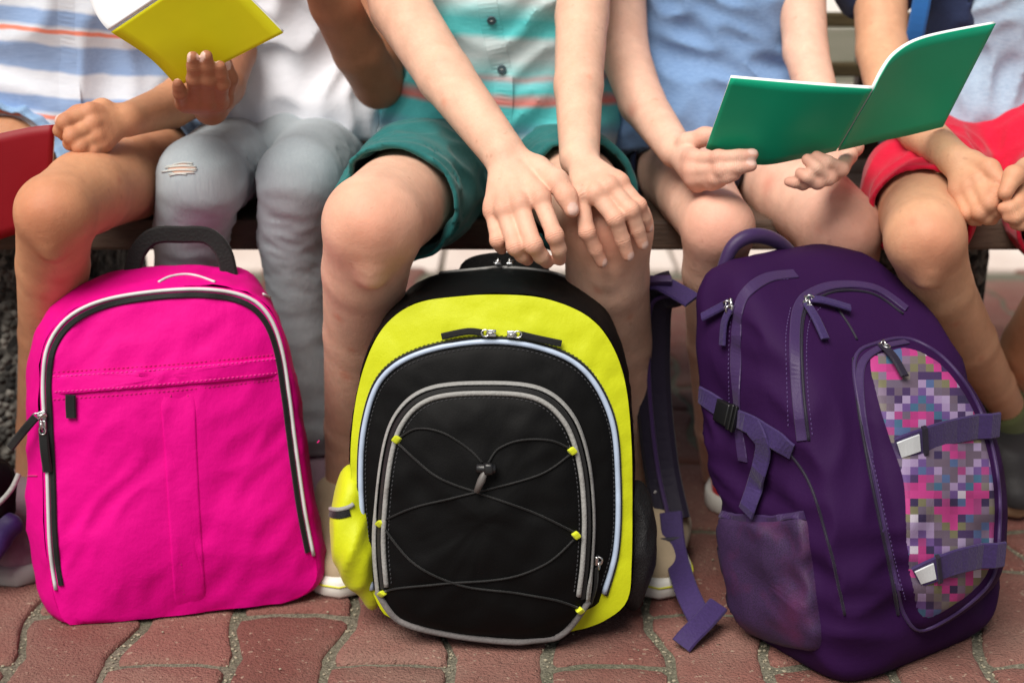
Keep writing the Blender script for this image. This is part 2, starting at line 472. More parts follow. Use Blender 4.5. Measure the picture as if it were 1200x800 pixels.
# pale slabs behind the bench
t = NT('pale_slab'); n = t.noise(7, 5, 0.65); n2 = t.noise(160, 3)
c = t.ramp(n, [(0.3, lin(218, 200, 190)), (0.7, lin(236, 224, 216))])
M_SLAB = t.done(t.mix(t.math('MULTIPLY', n2, 0.3), c, lin(168, 152, 140)), 0.9, t.bump(n2, 0.5, 0.004))
fc = tag(link('forecourt', bpy.data.meshes.new('forecourt')), 'pale stone slabs beyond the red paving', 'pavement', kind='structure')
fc.data.from_pydata([(-6, 3.03, -0.02), (6, 3.03, -0.02), (6, 9, -0.02), (-6, 9, -0.02)], [], [(0, 1, 2, 3)]); fc.data.materials.append(M_GRIT)
sl_v, sl_f = box_geo((0, 0, 0), (1, 0, 0), (0, 1, 0), (0, 0, 1), 0.49, 0.49, 0.06, 0.06)
sl_me = bpy.data.meshes.new('slab'); sl_me.from_pydata([tuple(v) for v in sl_v], [], sl_f); sl_me.materials.append(M_SLAB)
for i in range(-5, 6):
    for j in range(6):
        s = bpy.data.objects.new('slab', sl_me); COL.objects.link(s); s.parent = fc
        s.location = (i * 0.5 + 0.1, 3.29 + j * 0.5, -0.03 + random.uniform(-0.001, 0.001)); s.rotation_euler = (random.uniform(-.003, .003), random.uniform(-.003, .003), random.uniform(-.006, .006))
# zigzag pavers: waist in the middle, wide shoulders, half-length offset between columns
PL, PW, PA = 0.225, 0.1135, 0.0075
def paver_mesh(seed):
    r = random.Random(seed); gap = 0.0048
    ys = [-PL / 2 + gap, -PL / 4 - 0.030, -PL / 4 + 0.030, 0, PL / 4 - 0.030, PL / 4 + 0.030, PL / 2 - gap]
    am = [PA, PA, -PA, -PA, -PA, PA, PA]
    right = [(PW / 2 - gap + a, y) for a, y in zip(am, ys)]; left = [(-x, y) for x, y in right[::-1]]
    top = [(0.026, PL / 2 - gap + 0.006), (-0.026, PL / 2 - gap + 0.006)]; bot = [(-0.026, -PL / 2 + gap + 0.006), (0.026, -PL / 2 + gap + 0.006)]
    o = np.array(right + top + left + bot); o += np.array([[r.uniform(-.0016, .0016), r.uniform(-.0016, .0016)] for _ in o])
    o = resample(np.vstack([o[i] * (1 - a) + o[(i + 1) % len(o)] * a for i in range(len(o)) for a in (.06, .3, .5, .7, .94)]), 64, True); o += np.array([[r.uniform(-.0007, .0007), r.uniform(-.0007, .0007)] for _ in o])
    n = len(o); c = o.mean(0); V, F = [], []
    for sc, z in ((1.0, -0.05), (1.0, -0.006), (0.975, -0.0022), (0.94, -0.0006), (0.80, 0.0), (0.4, 0.0)):
        sh = (o - c); L = np.linalg.norm(sh, axis=1, keepdims=True); q = c + sh * (1 - (1 - sc) * 0.075 / np.maximum(L, 0.03))
        if sc < 0.9: q = c + sh * sc
        for x, y in q: V.append((x, y, z + (r.uniform(-.0007, .0007) if z > -0.004 else 0)))
    for i in range(5):
        for k in range(n): k2 = (k + 1) % n; F.append((i * n + k, i * n + k2, (i + 1) * n + k2, (i + 1) * n + k))
    F.append(tuple(5 * n + k for k in range(n)))
    me = bpy.data.meshes.new('paver'); me.from_pydata(V, [], F); me.polygons.foreach_set('use_smooth', [True] * len(F)); me.materials.append(M_PAVER); return me
pmes = [paver_mesh(s) for s in range(6)]
for ci in range(-15, 16):
    x = -0.07 + PW / 2 + ci * PW
    y0 = 1.372 if ci % 2 else 1.372 + PL / 2
    for rj in range(-2, 8):
        y = y0 + PL / 2 + rj * PL
        if y > 3.0: continue
        s = bpy.data.objects.new('paver', random.choice(pmes)); COL.objects.link(s); s.parent = pv
        s.location = (x + random.uniform(-.001, .001), y, random.uniform(-.0022, .0016)); s.rotation_euler = (random.uniform(-.008, .008), random.uniform(-.008, .008), random.uniform(-.008, .008))
# loose grit lying in the joints and a few grains on the bricks
bm = bmesh.new(); bmesh.ops.create_icosphere(bm, subdivisions=1, radius=1); iv = np.array([v.co[:] for v in bm.verts]); iff = [[v.index for v in f.verts] for f in bm.faces]; bm.free()
V, F = [], []
for i in range(2600):
    X = random.uniform(-0.75, 0.75); Y = random.uniform(1.27, 1.95)
    on = random.random() < 0.06
    ph = ((X + 0.07) / PW) % 1.0
    if not on:
        ci = math.floor((X + 0.07) / PW + 0.5); X = -0.07 + ci * PW + random.uniform(-.011, .011)
    rr = random.uniform(0.0008, 0.0021) * (0.7 if on else 1)
    k = len(V); q = iv * (np.array([1, 1, 0.7]) * rr * np.random.default_rng(i).uniform(0.7, 1.3, 3)) + np.array([X, Y, 0.0006 if on else -0.0036])
    V += list(q); F += [tuple(a + k for a in f) for f in iff]
M_GRAIN = plain('grit_grain', lin(150, 142, 122), 0.95, var=0.35)
gr = mk('loose_grit', V, F, M_GRAIN, smooth=False); tag(gr, 'loose grit grains lying in the paving joints', 'grit', kind='stuff')

def wood(name, a, b, sc=(1, 14, 14)):
    t = NT(name); n = t.noise(6, 5, 0.6, stretch=sc); n2 = t.noise(30, 4, 0.7, stretch=sc)
    c = t.mix(n, a, b); c = t.mix(t.math('MULTIPLY', t.ramp(n2, [(0.5, (0, 0, 0, 1)), (0.7, (1, 1, 1, 1))]), 0.6), c, scale_c(a, 0.45))
    return t.done(c, 0.6, t.bump(n2, 0.5, 0.003))
M_WOOD = wood('bench_wood', lin(64, 48, 40), lin(104, 82, 66)); M_WOOD2 = wood('rail_wood', lin(84, 70, 44), lin(116, 98, 62))
t = NT('exposed_aggregate'); vo = t.node('ShaderNodeTexVoronoi'); vo.inputs['Scale'].default_value = 95; t.link(t.tc.outputs['Object'], vo.inputs['Vector'])
c = t.ramp(vo.outputs['Color'], [(0.1, lin(28, 28, 28)), (0.5, lin(72, 70, 66)), (0.95, lin(150, 146, 138))])
M_STONE = t.done(c, 0.85, t.bump(t.ramp(vo.outputs['Distance'], [(0, (1, 1, 1, 1)), (0.6, (0, 0, 0, 1))]), 1.0, 0.008))
bench = empty('bench', (0, 1.95, 0)); tag(bench, 'dark brown slatted bench on rough stone supports, all five children sit on it', 'bench')
X, Yx, Z = (1, 0, 0), (0, 1, 0), (0, 0, 1)
for i, y in enumerate((1.80, 1.905, 2.01, 2.115)):
    block('seat_slat', (0, y, 0.368 + 0.0015 * (i % 2)), X, Yx, Z, 3.0, 0.095, 0.038, M_WOOD, bench, 0.12)
for i, z in enumerate((0.452, 0.512, 0.583, 0.655, 0.727)):
    block('back_slat', (0, 2.205 + 0.012 * i, z), X, Yx, Z, 3.0, 0.022, 0.020, M_WOOD2, bench, 0.15)
def rough_block(name, x0, x1, y0, y1, z0, z1, seed):
    bm = bmesh.new(); bmesh.ops.create_cube(bm, size=1); bmesh.ops.subdivide_edges(bm, edges=bm.edges[:], cuts=22, use_grid_fill=True)
    dsp = folds(0.006, 0.035, seed=seed, sharp=False, n=7); V = []
    for v in bm.verts:
        q = np.array(v.co); s = 1 - 0.10 * (2 * max(abs(q[0]), abs(q[1]))) ** 6 * (2 * min(abs(q[0]), abs(q[1]))) ** 6
        p = np.array([(x0 + x1) / 2 + q[0] * s * (x1 - x0), (y0 + y1) / 2 + q[1] * s * (y1 - y0), (z0 + z1) / 2 + q[2] * (z1 - z0)])
        n = unit(q * np.array([1, 1, 0.2])); V.append(p + n * (dsp(p[None].astype(np.float32))[0] + random.uniform(-.0015, .0015)))
    F = [[v.index for v in f.verts] for f in bm.faces]; bm.free()
    return mk(name, V, F, M_STONE, bench)
rough_block('support', -0.78, -0.53, 1.83, 2.14, -0.003, 0.348, 3)
rough_block('support', 0.47, 0.612, 1.83, 2.14, -0.003, 0.348, 5)
for x in (-0.655, 0.54):
    for i, (za, zb) in enumerate(((0.36, 0.80),)):
        block('back_post', (x, 2.245, (za + zb) / 2), X, Yx, Z, 0.05, 0.035, zb - za, M_WOOD, bench, 0.1)
    block('seat_bearer', (x, 1.985, 0.3485), X, Yx, Z, 0.06, 0.34, 0.004, M_WOOD, bench, 0.1)
# ------------------------------------------------------------------ people
JOINTS = []
def hand(wrist, fingers, thumb=None, fr=1.0, palm_r=0.0108):
    """wrist (pos, r); fingers: list of 3-4 points (px,py,Y). Every finger its own chain, merged into the palm."""
    w, wr = wrist; pal, out, fl, nails = [], [], [], []
    R4 = np.array([0.0090, 0.0082, 0.0073, 0.0064]) * fr; sizes = (1.0, 1.04, 1.0, 0.86)
    for f, sz in zip(fingers, sizes):
        pts = [P(*q) for q in f]
        if len(pts) == 3: pts = [pts[0], pts[1], pts[1] * 0.42 + pts[2] * 0.58, pts[2]]
        pal.append(Cone(w, pts[0], wr * 0.58, palm_r * fr * sz))
        rr = R4 * sz
        out.append(G(0.003, [Cone(pts[i], pts[i + 1], rr[i], rr[i + 1]) for i in range(3)] + [Cone(pts[1], pts[1] + 1e-4, rr[1] * 1.06, rr[1] * 1.06), Cone(pts[0] + [0, -.002, .002], pts[0] + [0, -.0021, .002], rr[0] * 1.08, rr[0] * 1.08)]))
        fl += [(pts[0], 0.010), (pts[1], 0.009), (pts[3], 0.009)]
        nails.append((pts[3], unit(pts[3] - pts[2]), rr[3]))
        JOINTS.extend([(pts[1], unit(pts[2] - pts[0]), rr[1]), (pts[2], unit(pts[3] - pts[1]), rr[2]), (pts[0], unit(pts[1] - w), rr[0] * 1.2)])
    if len(fingers) > 1:
        a, b = P(*fingers[0][0]), P(*fingers[-1][0]); pal.append(Cone(a * .9 + w * .1, b * .9 + w * .1, palm_r * fr * .95, palm_r * fr * .85))
    nodes = [G(0.006, pal)]
    if thumb:
        pts = [P(*q) for q in thumb]; rr = [0.0125 * fr, 0.0112 * fr, 0.0098 * fr, 0.0078 * fr][-len(pts):]
        out.append(G(0.006, [Cone(w * .5 + pts[0] * .5, pts[0], wr * .6, rr[0])] + [Cone(pts[i], pts[i + 1], rr[i], rr[i + 1]) for i in range(len(pts) - 1)]))
        fl += [(pts[-2], 0.010), (pts[-1], 0.010)]; nails.append((pts[-1], unit(pts[-1] - pts[-2]), rr[-1]))
    return G(0.003, nodes + out), fl, nails
def arm(pts, k=0.025): return limb(pts, k)
def head_tree(c, yaw=0.0):
    c = np.array(c); f = np.array([math.sin(yaw), -math.cos(yaw), -0.25]); f = unit(f); s = unit(np.cross(f, [0, 0, 1.0])); u = np.cross(s, f)
    q = lambda x, y, z: c + s * x + f * y + u * z
    prims = [Cone(q(0, -.012, .030), q(0, .004, .028), .083, .080, s, 0.90), Cone(q(0, .022, -.02), q(0, .034, -.062), .058, .040, s, .92),
             Cone(q(0, .083, .0), q(0, .098, -.022), .008, .011), Cone(q(-.02, .070, -.050), q(.02, .070, -.050), .009, .009),
             Cone(q(.077, -.01, -.012), q(.080, -.018, .018), .010, .013), Cone(q(-.077, -.01, -.012), q(-.080, -.018, .018), .010, .013)]
    return G(0.012, prims), q
def shoe(parent, heel, toe, upper_m, sole_m, line_m=None, w=0.036, tilt=None):
    h, t = np.array(heel, float), np.array(toe, float); ax = unit(t - h); up = unit(np.array([0, 0, 1.0]) - ax * ax[2]); sd = np.cross(ax, up)
    L = np.linalg.norm(t - h); q = lambda a, s, z: h + ax * a * L + sd * s + up * z
    tr = G(0.02, [Cone(q(.16, 0, .040), q(.45, 0, .042), .033, .036), Cone(q(.45, 0, .040), q(.82, 0, .026), .037, .030, up, .8), Cone(q(.17, 0, .045), q(.17, 0, .075), .032, .031),
                  Cone(q(.28, 0, .05), q(.55, 0, .045), .030, .026)])
    v, f = sdf_mesh(tr, 0.004, cuts=[(q(0, 0, .020), -up), (q(.1, 0, .074), up)])
    sh = mk('shoe', v, f, upper_m, parent)
    o = [(0.0, .0), (.02, .018), (.1, .028), (.3, .029), (.55, .034), (.75, .039), (.9, .032), (.98, .016), (1.01, 0)]
    o = o + [(a, -b) for a, b in o[::-1][1:-1]]; o = resample(catmull(o, 5, True), 48, True); V, F = [], []
    for sc, z in ((.6, .001), (.96, .001), (1, .005), (1.0, .021), (.95, .025), (.6, .0255)):
        for a, b in o: V.append(q(.5 + (a - .5) * sc, b * sc * w / .036, z))
    n = len(o)
    for i in range(5):
        for k in range(n): k2 = (k + 1) % n; F.append((i * n + k, i * n + k2, (i + 1) * n + k2, (i + 1) * n + k))
    F += [tuple(range(n))[::-1], tuple(5 * n + k for k in range(n))]
    mk('sole', V, F, sole_m, sh)
    if line_m: tube('sole_stripe', [q(a, b * 1.035 * w / .036, .0165) for a, b in o], .0013, line_m, sh, True, 6)
    return sh
def kneecap(k):
    p, r = k; return G(.02, [Cone(p + np.array([-.10 * r, -.62 * r, .16 * r]), p + np.array([.10 * r, -.62 * r, .10 * r]), .40 * r, .40 * r), Cone(p + np.array([0, -.50 * r, -.75 * r]), p + np.array([0, -.46 * r, -.95 * r]), .34 * r, .30 * r)])
def person(label, tree, flush, nails, mat, base, h=0.004, arms=(), marks=()):
    # the body, with the hands of the same surface meshed finer and welded on at the wrist
    hn_ = [hn for _, hn in arms]
    low = G(tree.k, [g.ch[0] if isinstance(g, G) and any(g.ch[-1] is x for x in hn_) else g for g in tree.ch])
    v, f = sdf_mesh(low, h, smooth=2)
    cen = v[f].mean(1); VV, FF = [v], []
    for (pts, hn) in arms:
        w = pts[-1][0]; ax = unit(w - pts[-2][0]); drop = ((cen - w) @ ax > -.004) & (np.linalg.norm(cen - w, axis=1) < .16)
        pl = np.stack([l.a for l in leaves(hn)] + [l.a + l.ab for l in leaves(hn)]); near = np.array([np.min(np.linalg.norm(pl - c, axis=1)) for c in cen[drop]]) if drop.any() else np.zeros(0)
        hd = ev(G(.008, [limb(pts, .006), hn]), cen[drop].astype(np.float32), None); od = ev(tree.ch[0], cen[drop].astype(np.float32), None)
        if len(tree.ch) > 3: od = np.minimum(od, ev(tree.ch[1], cen[drop].astype(np.float32), None))
        idx = np.nonzero(drop)[0][(np.abs(hd) < .006) & (od > .0012)]
        keep = np.ones(len(f), bool); keep[idx] = False; f, cen = f[keep], cen[keep]
        hv, hf = sdf_mesh(G(.008, [limb(pts[-2:], .006), hn]), .0017, smooth=2)
        hc = hv[hf].mean(1); hf = hf[(hc - w) @ ax > -.012]
        FF.append(hf + sum(len(x) for x in VV)); VV.append(hv)
    f = np.vstack([f] + FF); v = np.vstack(VV)
    used = np.unique(f); remap = np.zeros(len(v), int); remap[used] = np.arange(len(used)); v, f = v[used], remap[f]
    o = mk('person', v, f, mat, base=base); tag(o, label, 'person', 'children seated in a row on the bench')
    fl = np.zeros(len(v)); nl = np.zeros(len(v)); flush = list(flush)
    if marks:
        sfm = Surf(o)
        for x, y, r in marks:
            hm = sfm.hit(x, y)
            if hm is not None: flush.append((hm[0], r))
    for c, s in flush:
        d2 = ((v - c) ** 2).sum(1); fl = np.maximum(fl, np.exp(-d2 / (2 * s * s)))
    for c, ax, r in nails:
        up = unit(np.array([0, -0.55, 0.8]) - ax * np.dot(ax, [0, -0.55, 0.8])); sd = np.cross(ax, up); q = v - (c + up * r * 0.8 + ax * r * 0.15)
        e = ((q @ ax) / (r * .85)) ** 2 + ((q @ sd) / (r * .72)) ** 2 + ((q @ up) / (r * .9)) ** 2
        nl = np.maximum(nl, np.clip((1.15 - e) * 6, 0, 1) * .85)
    ct, cw = np.zeros(len(v)), np.zeros(len(v))
    for c, ax, r in JOINTS:
        q = v - c; tt = q @ ax; rd = np.linalg.norm(q - tt[:, None] * ax, axis=1); w_ = np.exp(-(tt / .0034) ** 2) * np.exp(-(rd / (r * 1.5)) ** 2) * 1.6
        m = w_ > cw; ct[m] = tt[m]; cw[m] = w_[m]
    JOINTS.clear(); attr(o, 'crease_t', ct); attr(o, 'crease_w', np.clip(cw, 0, 1))
    attr(o, 'flush', fl); attr(o, 'nail', nl); return o
def garment(name, parent, tree, mat, h=0.004, **kw):
    v, f = sdf_mesh(tree, h, **kw); return mk(name, v, f, mat, parent)
def upper(cx, Y, lean, hw, col=None):
    """torso joints in metres for a seated child: hips over the seat, leaning a little towards the camera"""
    q = lambda x, dy, z: np.array([cx + x, Y + dy - lean * (z - 0.45), z])
    return q
def torso_cones(q, hw, x=0.0):
    n = (0, 1, 0)
    return [Cone(q(-hw * .45, 0, .475), q(hw * .45, 0, .475), .095, .095), Cone(q(0, -.005, .50), q(0, 0, .66), hw, hw * .98, n, .72), Cone(q(0, 0, .66), q(0, 0, .80), hw * .98, hw * .92, n, .72),
            Cone(q(-hw * .75, 0, .83), q(hw * .75, 0, .83), .055, .055)]
def finish_head(o, hq, hair_m, long=False):
    fa = o.data.attributes['flush']; n_ = len(o.data.vertices); co = np.zeros(n_ * 3, np.float32); o.data.vertices.foreach_get('co', co); co = co.reshape(-1, 3) + BASE[o.name]
    fv = np.zeros(n_, np.float32); fa.data.foreach_get('value', fv)
    for x in (-.014, -.005, .005, .014):
        fv = np.maximum(fv, np.exp(-((co - hq(x, .078, -.050)) ** 2).sum(1) / (2 * .006 ** 2)))
    fa.data.foreach_set('value', fv.astype(np.float32))
    cut = [(hq(0, .045, .0), unit(hq(0, 1, -.35) - hq(0, 0, 0)))]
    tr = [Cone(hq(0, -.014, .032), hq(0, .004, .032), .091, .088, unit(hq(1, 0, 0) - hq(0, 0, 0)), .92), Cone(hq(0, -.04, .0), hq(0, -.05, -.05), .070, .055)]
    if long: tr += [Cone(hq(-.05, -.05, -.02), hq(-.06, -.055, -.16), .04, .03), Cone(hq(.05, -.05, -.02), hq(.06, -.055, -.16), .04, .03), Cone(hq(0, -.06, -.02), hq(0, -.07, -.17), .05, .035)]
    garment('hair', o, G(.02, tr), hair_m, .005, cuts=cut, disp=folds(.003, .02, (1, 1, .3), 5, False), amp=.004)
    sfh = Surf(o)                      # eyes cast down: lid line with lashes, and a brow above
    fw = unit(hq(0, 1, 0) - hq(0, 0, 0))
    for s in (-1, 1):
        for nm, z, w, r, arch in (('eyelashes', .002, .012, .0011, -.003), ('eyebrow', .022, .016, .0022, .004)):
            pts = []
            for k in range(9):
                x = -1 + k / 4; h = sfh.t.ray_cast(Vector(hq(.032 * s + x * w, .20, z + arch * (1 - x * x))), Vector(-fw))
                if h[0] is not None: pts.append(np.array(h[0]))
            if len(pts) > 3: tube(nm, pts, r, hair_m, o)
def sleeves(*arms_, f=.55, g=.017):
    out = []
    for a in arms_:
        (p0, r0), (p1, r1) = a[0], a[1]; e = p0 + (p1 - p0) * f; d = unit(p1 - p0)
        out += [Cone(p0, e, r0 + g, r0 + g + .003, None, 1, [(e, d)])]
    return out
M_HAIR = [fabric('hair_brown', lin(70, 46, 30), .5, .3, 300, .5), fabric('hair_fair', lin(150, 112, 66), .5, .3, 300, .5), fabric('hair_dark', lin(40, 28, 22), .5, .3, 300, .5)]
SK1 = skin('skin_tan', lin(202, 148, 112), lin(190, 112, 84)); SK2 = skin('skin_brown', lin(168, 114, 84), lin(156, 98, 74))
SK3 = skin('skin_fair', lin(226, 184, 160), lin(214, 132, 106)); SK4 = skin('skin_pale', lin(228, 186, 164), lin(214, 140, 122)); SK5 = skin('skin_warm', lin(214, 166, 132), lin(196, 120, 94))

def stripes(name, stops, z0, per, slope=0.0, wob=0.011):
    t = NT(name); sp = t.node('ShaderNodeSeparateXYZ'); t.link(t.tc.outputs['Object'], sp.inputs[0])
    z = t.math('ADD', sp.outputs[2], t.math('MULTIPLY', sp.outputs[0], slope))
    z = t.math('ADD', z, t.math('MULTIPLY', t.math('SUBTRACT', t.noise(9, 3), .5), wob * 2))
    fr = t.math('FRACT', t.math('DIVIDE', t.math('SUBTRACT', z, z0 - per * 20), per))
    c = t.ramp(fr, stops); w = t.noise(700, 2); th = t.noise(500, 2, stretch=(.05, 1, 1))
    c = t.mix(.3, c, t.mix(th, (0, 0, 0, 1), (1, 1, 1, 1)), 'SOFT_LIGHT')
    nm = t.bump(w, .3, .0006); nm = t.bump(t.noise(30, 3), .25, .006, nm)
    return t.done(c, .8, nm, Sheen_Weight=.1, Specular_IOR_Level=.2)
B1, W1, C1 = lin(142, 168, 208), lin(214, 220, 230), lin(236, 140, 118)
M_SH1 = stripes('shirt_blue_white_stripe', [(0, B1), (.10, B1), (.14, W1), (.24, W1), (.26, C1), (.29, C1), (.31, W1), (.36, B1), (.50, B1), (.54, W1), (.80, W1), (.84, B1), (1, B1)], .47, .105, .10)
Tq, Tl, Gw, Co = lin(92, 200, 202), lin(158, 220, 222), lin(206, 220, 222), lin(222, 128, 120)
M_SH3 = stripes('shirt_turquoise_stripe', [(0, Gw), (.06, lin(170, 196, 204)), (.10, lin(120, 170, 190)), (.17, Tq), (.25, Tq), (.285, Co), (.315, lin(206, 150, 146)), (.36, Tq), (.41, lin(120, 200, 206)), (.44, lin(190, 168, 170)), (.475, Tl), (.56, Gw), (.66, lin(190, 206, 208)), (.70, Tq), (.78, Tq), (.84, Tl), (.90, Gw), (1, Tl)], .462, .20, .05)
def cotton(name, c, mel=0.0, c2=None):
    t = NT(name); n = t.noise(12, 3); w = t.noise(900, 2); col = t.mix(n, scale_c(c, .92), scale_c(c, 1.05))
    if mel: col = t.mix(t.math('MULTIPLY', t.ramp(t.noise(260, 3, .7, stretch=(.5, .5, 2)), [(.4, (0, 0, 0, 1)), (.65, (1, 1, 1, 1))]), mel), col, c2)
    nm = t.bump(w, .25, .0006); nm = t.bump(t.noise(22, 4), .3, .008, nm)
    return t.done(col, .85, nm, Sheen_Weight=.15, Specular_IOR_Level=.2)
M_SH2 = cotton('shirt_white', lin(226, 228, 236)); M_SH4 = cotton('shirt_blue_melange', lin(132, 166, 210), .5, lin(104, 138, 188)); M_SH5 = cotton('shirt_grey_blue', lin(168, 188, 208), .6, lin(138, 160, 186))
M_GREEN = cotton('shorts_green', lin(36, 104, 104), .3, lin(50, 122, 120)); M_RED = cotton('shorts_red', lin(196, 14, 50), .3, lin(212, 34, 70)); M_NAVY = cotton('navy_cloth', lin(34, 44, 74), .3, lin(46, 58, 90))
t = NT('denim_grey'); n = t.noise(300, 3, .7, stretch=(1, 1, .15)); n2 = t.noise(8, 4); n3 = t.noise(520, 2, .5, stretch=(1, 1, 3))
c = t.mix(n2, lin(146, 157, 164), lin(192, 201, 204)); c = t.mix(t.math('MULTIPLY', n, .5), c, lin(116, 130, 146)); c = t.mix(t.math('MULTIPLY', n3, .25), c, lin(200, 208, 212))
M_JEAN = t.done(c, .85, t.bump(t.noise(40, 4), .10, .004, t.bump(n, .5, .001)), Sheen_Weight=.1)
M_DEN = cotton('denim_light_blue', lin(140, 172, 204), .6, lin(110, 144, 186))
M_WHITE = plain('rubber_white', lin(222, 220, 212), .6); M_BEIGE = fabric('canvas_beige', lin(168, 150, 124), .85); M_YEL_LINE = plain('yellow_stripe', lin(206, 206, 60), .5)
M_REDSHOE = fabric('shoe_red', lin(196, 30, 44)); M_BLACKSHOE = fabric('shoe_black', lin(44, 42, 44), .6, .4, 200, .5); M_TANSOLE = plain('rubber_tan', lin(170, 140, 108), .7); M_SOCK = fabric('sock_olive', lin(92, 98, 62), .9, .2, 400, .5)
M_PINKSHOE = fabric('shoe_grey_pink', lin(132, 108, 120), .8, .3, 120)
M_BUTTON = plain('button_dark', lin(70, 88, 96), .3); M_THREAD = fabric('thread', lin(210, 214, 210), .9)

# ---- child 3, middle: turquoise shirt, green shorts, both hands on one knee
q3 = upper(P(582, 150, 1.95)[0], 1.95, .22, .12)
KL = [S(548, 194, 1.92, 44.6), S(490, 217, 1.70, 57.7), S(437, 262, 1.51, 57.7)]
SL = [S(437, 264, 1.51, 57.7), S(428, 316, 1.545, 50.2), S(424, 390, 1.61, 44.6), S(414, 500, 1.685, 33.5), S(406, 612, 1.735, 24.2)]
KR = [S(628, 194, 1.92, 46.1), S(672, 225, 1.73, 53.8), S(711, 268, 1.575, 52.8)]
SR = [S(711, 270, 1.575, 52.8), S(712, 325, 1.595, 48.0), S(720, 400, 1.65, 44.2), S(742, 520, 1.71, 32.6), S(764, 620, 1.74, 25.0)]
aL = [(q3(-.135, 0, .83), .042), S(452, -60, 1.83, 38), S(470, 10, 1.76, 36), S(522, 90, 1.67, 33), S(590, 180, 1.57, 26)]
aR = [(q3(.135, 0, .83), .042), S(688, -60, 1.85, 33), S(682, 20, 1.77, 31), S(678, 100, 1.68, 28.5), S(679, 186, 1.585, 23.5)]
hL, f1, n1 = hand(aL[-1], [[(633, 233, 1.51), (650, 276, 1.482), (655, 292, 1.487), (656, 304, 1.497)], [(609, 240, 1.507), (625, 287, 1.478), (634, 300, 1.486), (641, 307, 1.497)], [(591, 246, 1.51), (604, 289, 1.485), (612, 299, 1.492), (618, 304, 1.50)], [(577, 248, 1.52), (583, 282, 1.50), (588, 292, 1.51)]],
                  [(630, 198, 1.548), (652, 212, 1.525), (664, 230, 1.512), (670, 246, 1.505)], 1.06)
hR, f2, n2 = hand(aR[-1], [[(680, 228, 1.522), (688, 272, 1.508), (705, 307, 1.517)], [(698, 227, 1.517), (721, 256, 1.502), (736, 299, 1.510)], [(714, 219, 1.522), (739, 246, 1.507), (753, 286, 1.516)], [(727, 214, 1.530), (749, 240, 1.517), (760, 267, 1.528)]], None, 1.02)
HD, hq = head_tree(q3(0, -.03, 1.045)); neck = Cone(q3(0, 0, .86), q3(0, -.02, .97), .045, .042)
body = G(.003, [G(.010, [G(.03, torso_cones(q3, .112)), limb(KL, .03), limb(SL, .03), limb(KR, .03), limb(SR, .03), kneecap(KL[-1]), kneecap(KR[-1]), neck, HD]), G(.008, [arm(aL), hL]), G(.008, [arm(aR), hR])])
p3 = person('child in turquoise striped shirt and green shorts, both hands resting on one knee', body, f1 + f2 + [(KL[-1][0] + [0, -.04, .0], .035), (KR[-1][0] + [0, -.04, 0], .03)], n1 + n2, SK3, (q3(0, 0, 0)[0], 1.9, 0), arms=[(aL, hL), (aR, hR)], marks=[(396, 372, .004), (412, 410, .003), (452, 268, .008), (420, 300, .010), (474, 330, .003), (700, 340, .004), (738, 372, .003), (520, 120, .003), (690, 90, .0025), (405, 440, .005)])
sh = G(.03, [Cone(q3(-.045, -.01, .475), q3(.05, -.01, .475), .112, .112), Cone(q3(0, -.01, .50), q3(0, 0, .66), .135, .125, (0, 1, 0), .78), Cone(q3(0, 0, .66), q3(0, 0, .82), .125, .115, (0, 1, 0), .74),
             Cone(q3(-.10, 0, .835), q3(.10, 0, .835), .056, .056)] + sleeves(aL, aR))
shirt3 = garment('shirt', p3, sh, M_SH3, .004, disp=folds(.005, .09, (1, .6, .8), 31), amp=.006, cuts=[(P(580, 176, 1.84), (0, -.35, -1))])
def shorts(parent, legs, pelvis, mat, seed, th=.0055, grow=.012, amp=.004, hem=None, flare=1.06):
    outer, inner = list(pelvis), []
    for pts, c, n in legs:
        a, b = pts[0], pts[-1]
        for i in range(len(pts) - 1):
            (pa, ra), (pb, rb) = pts[i], pts[i + 1]; g0, g1 = grow, grow * flare
            outer.append(Cone(pa, pb, ra + g0, rb + g1, None, 1, [(c, n)])); inner.append(Cone(pa, pb, ra + g0 - th, rb + g1 - th))
        inner.append(Cone(b[0], b[0] + unit(b[0] - pts[-2][0]) * .06, b[1] + grow * flare - th, b[1] + grow * flare))
    return garment('shorts', parent, G(.02, outer), mat, .003, inner=G(.01, inner), disp=folds(amp, .06, (1, 1, .7), seed), amp=amp)
pel3 = [Cone(q3(-.055, .005, .465), q3(.055, .005, .465), .088, .088), Cone(q3(0, -.05, .445), q3(0, -.12, .43), .05, .04)]
ax = unit(KL[2][0] - KL[0][0]); axr = unit(KR[2][0] - KR[0][0])
cl = KL[1][0] * .48 + KL[2][0] * .52; cr = KR[1][0] * .9 + KR[2][0] * .1
shorts3 = shorts(p3, [(KL, cl, unit(ax + np.array([.10, 0, -.12]))), (KR, cr, axr)], pel3, M_GREEN, 12)
sf = Surf(shorts3)
M_STG = fabric('thread_green', lin(70, 140, 136), .9)
s_stitch('stitching', sf, [(392, 226), (410, 212), (440, 199), (468, 202), (488, 216), (502, 240), (510, 268)], M_STG, shorts3)
sf = Surf(shirt3)
pk = s_ribbon('placket', sf, [(566, -40), (572, 10), (580, 50), (588, 85), (590, 110), (588, 150)], .024, .0012, M_SH3, shirt3, n=40)
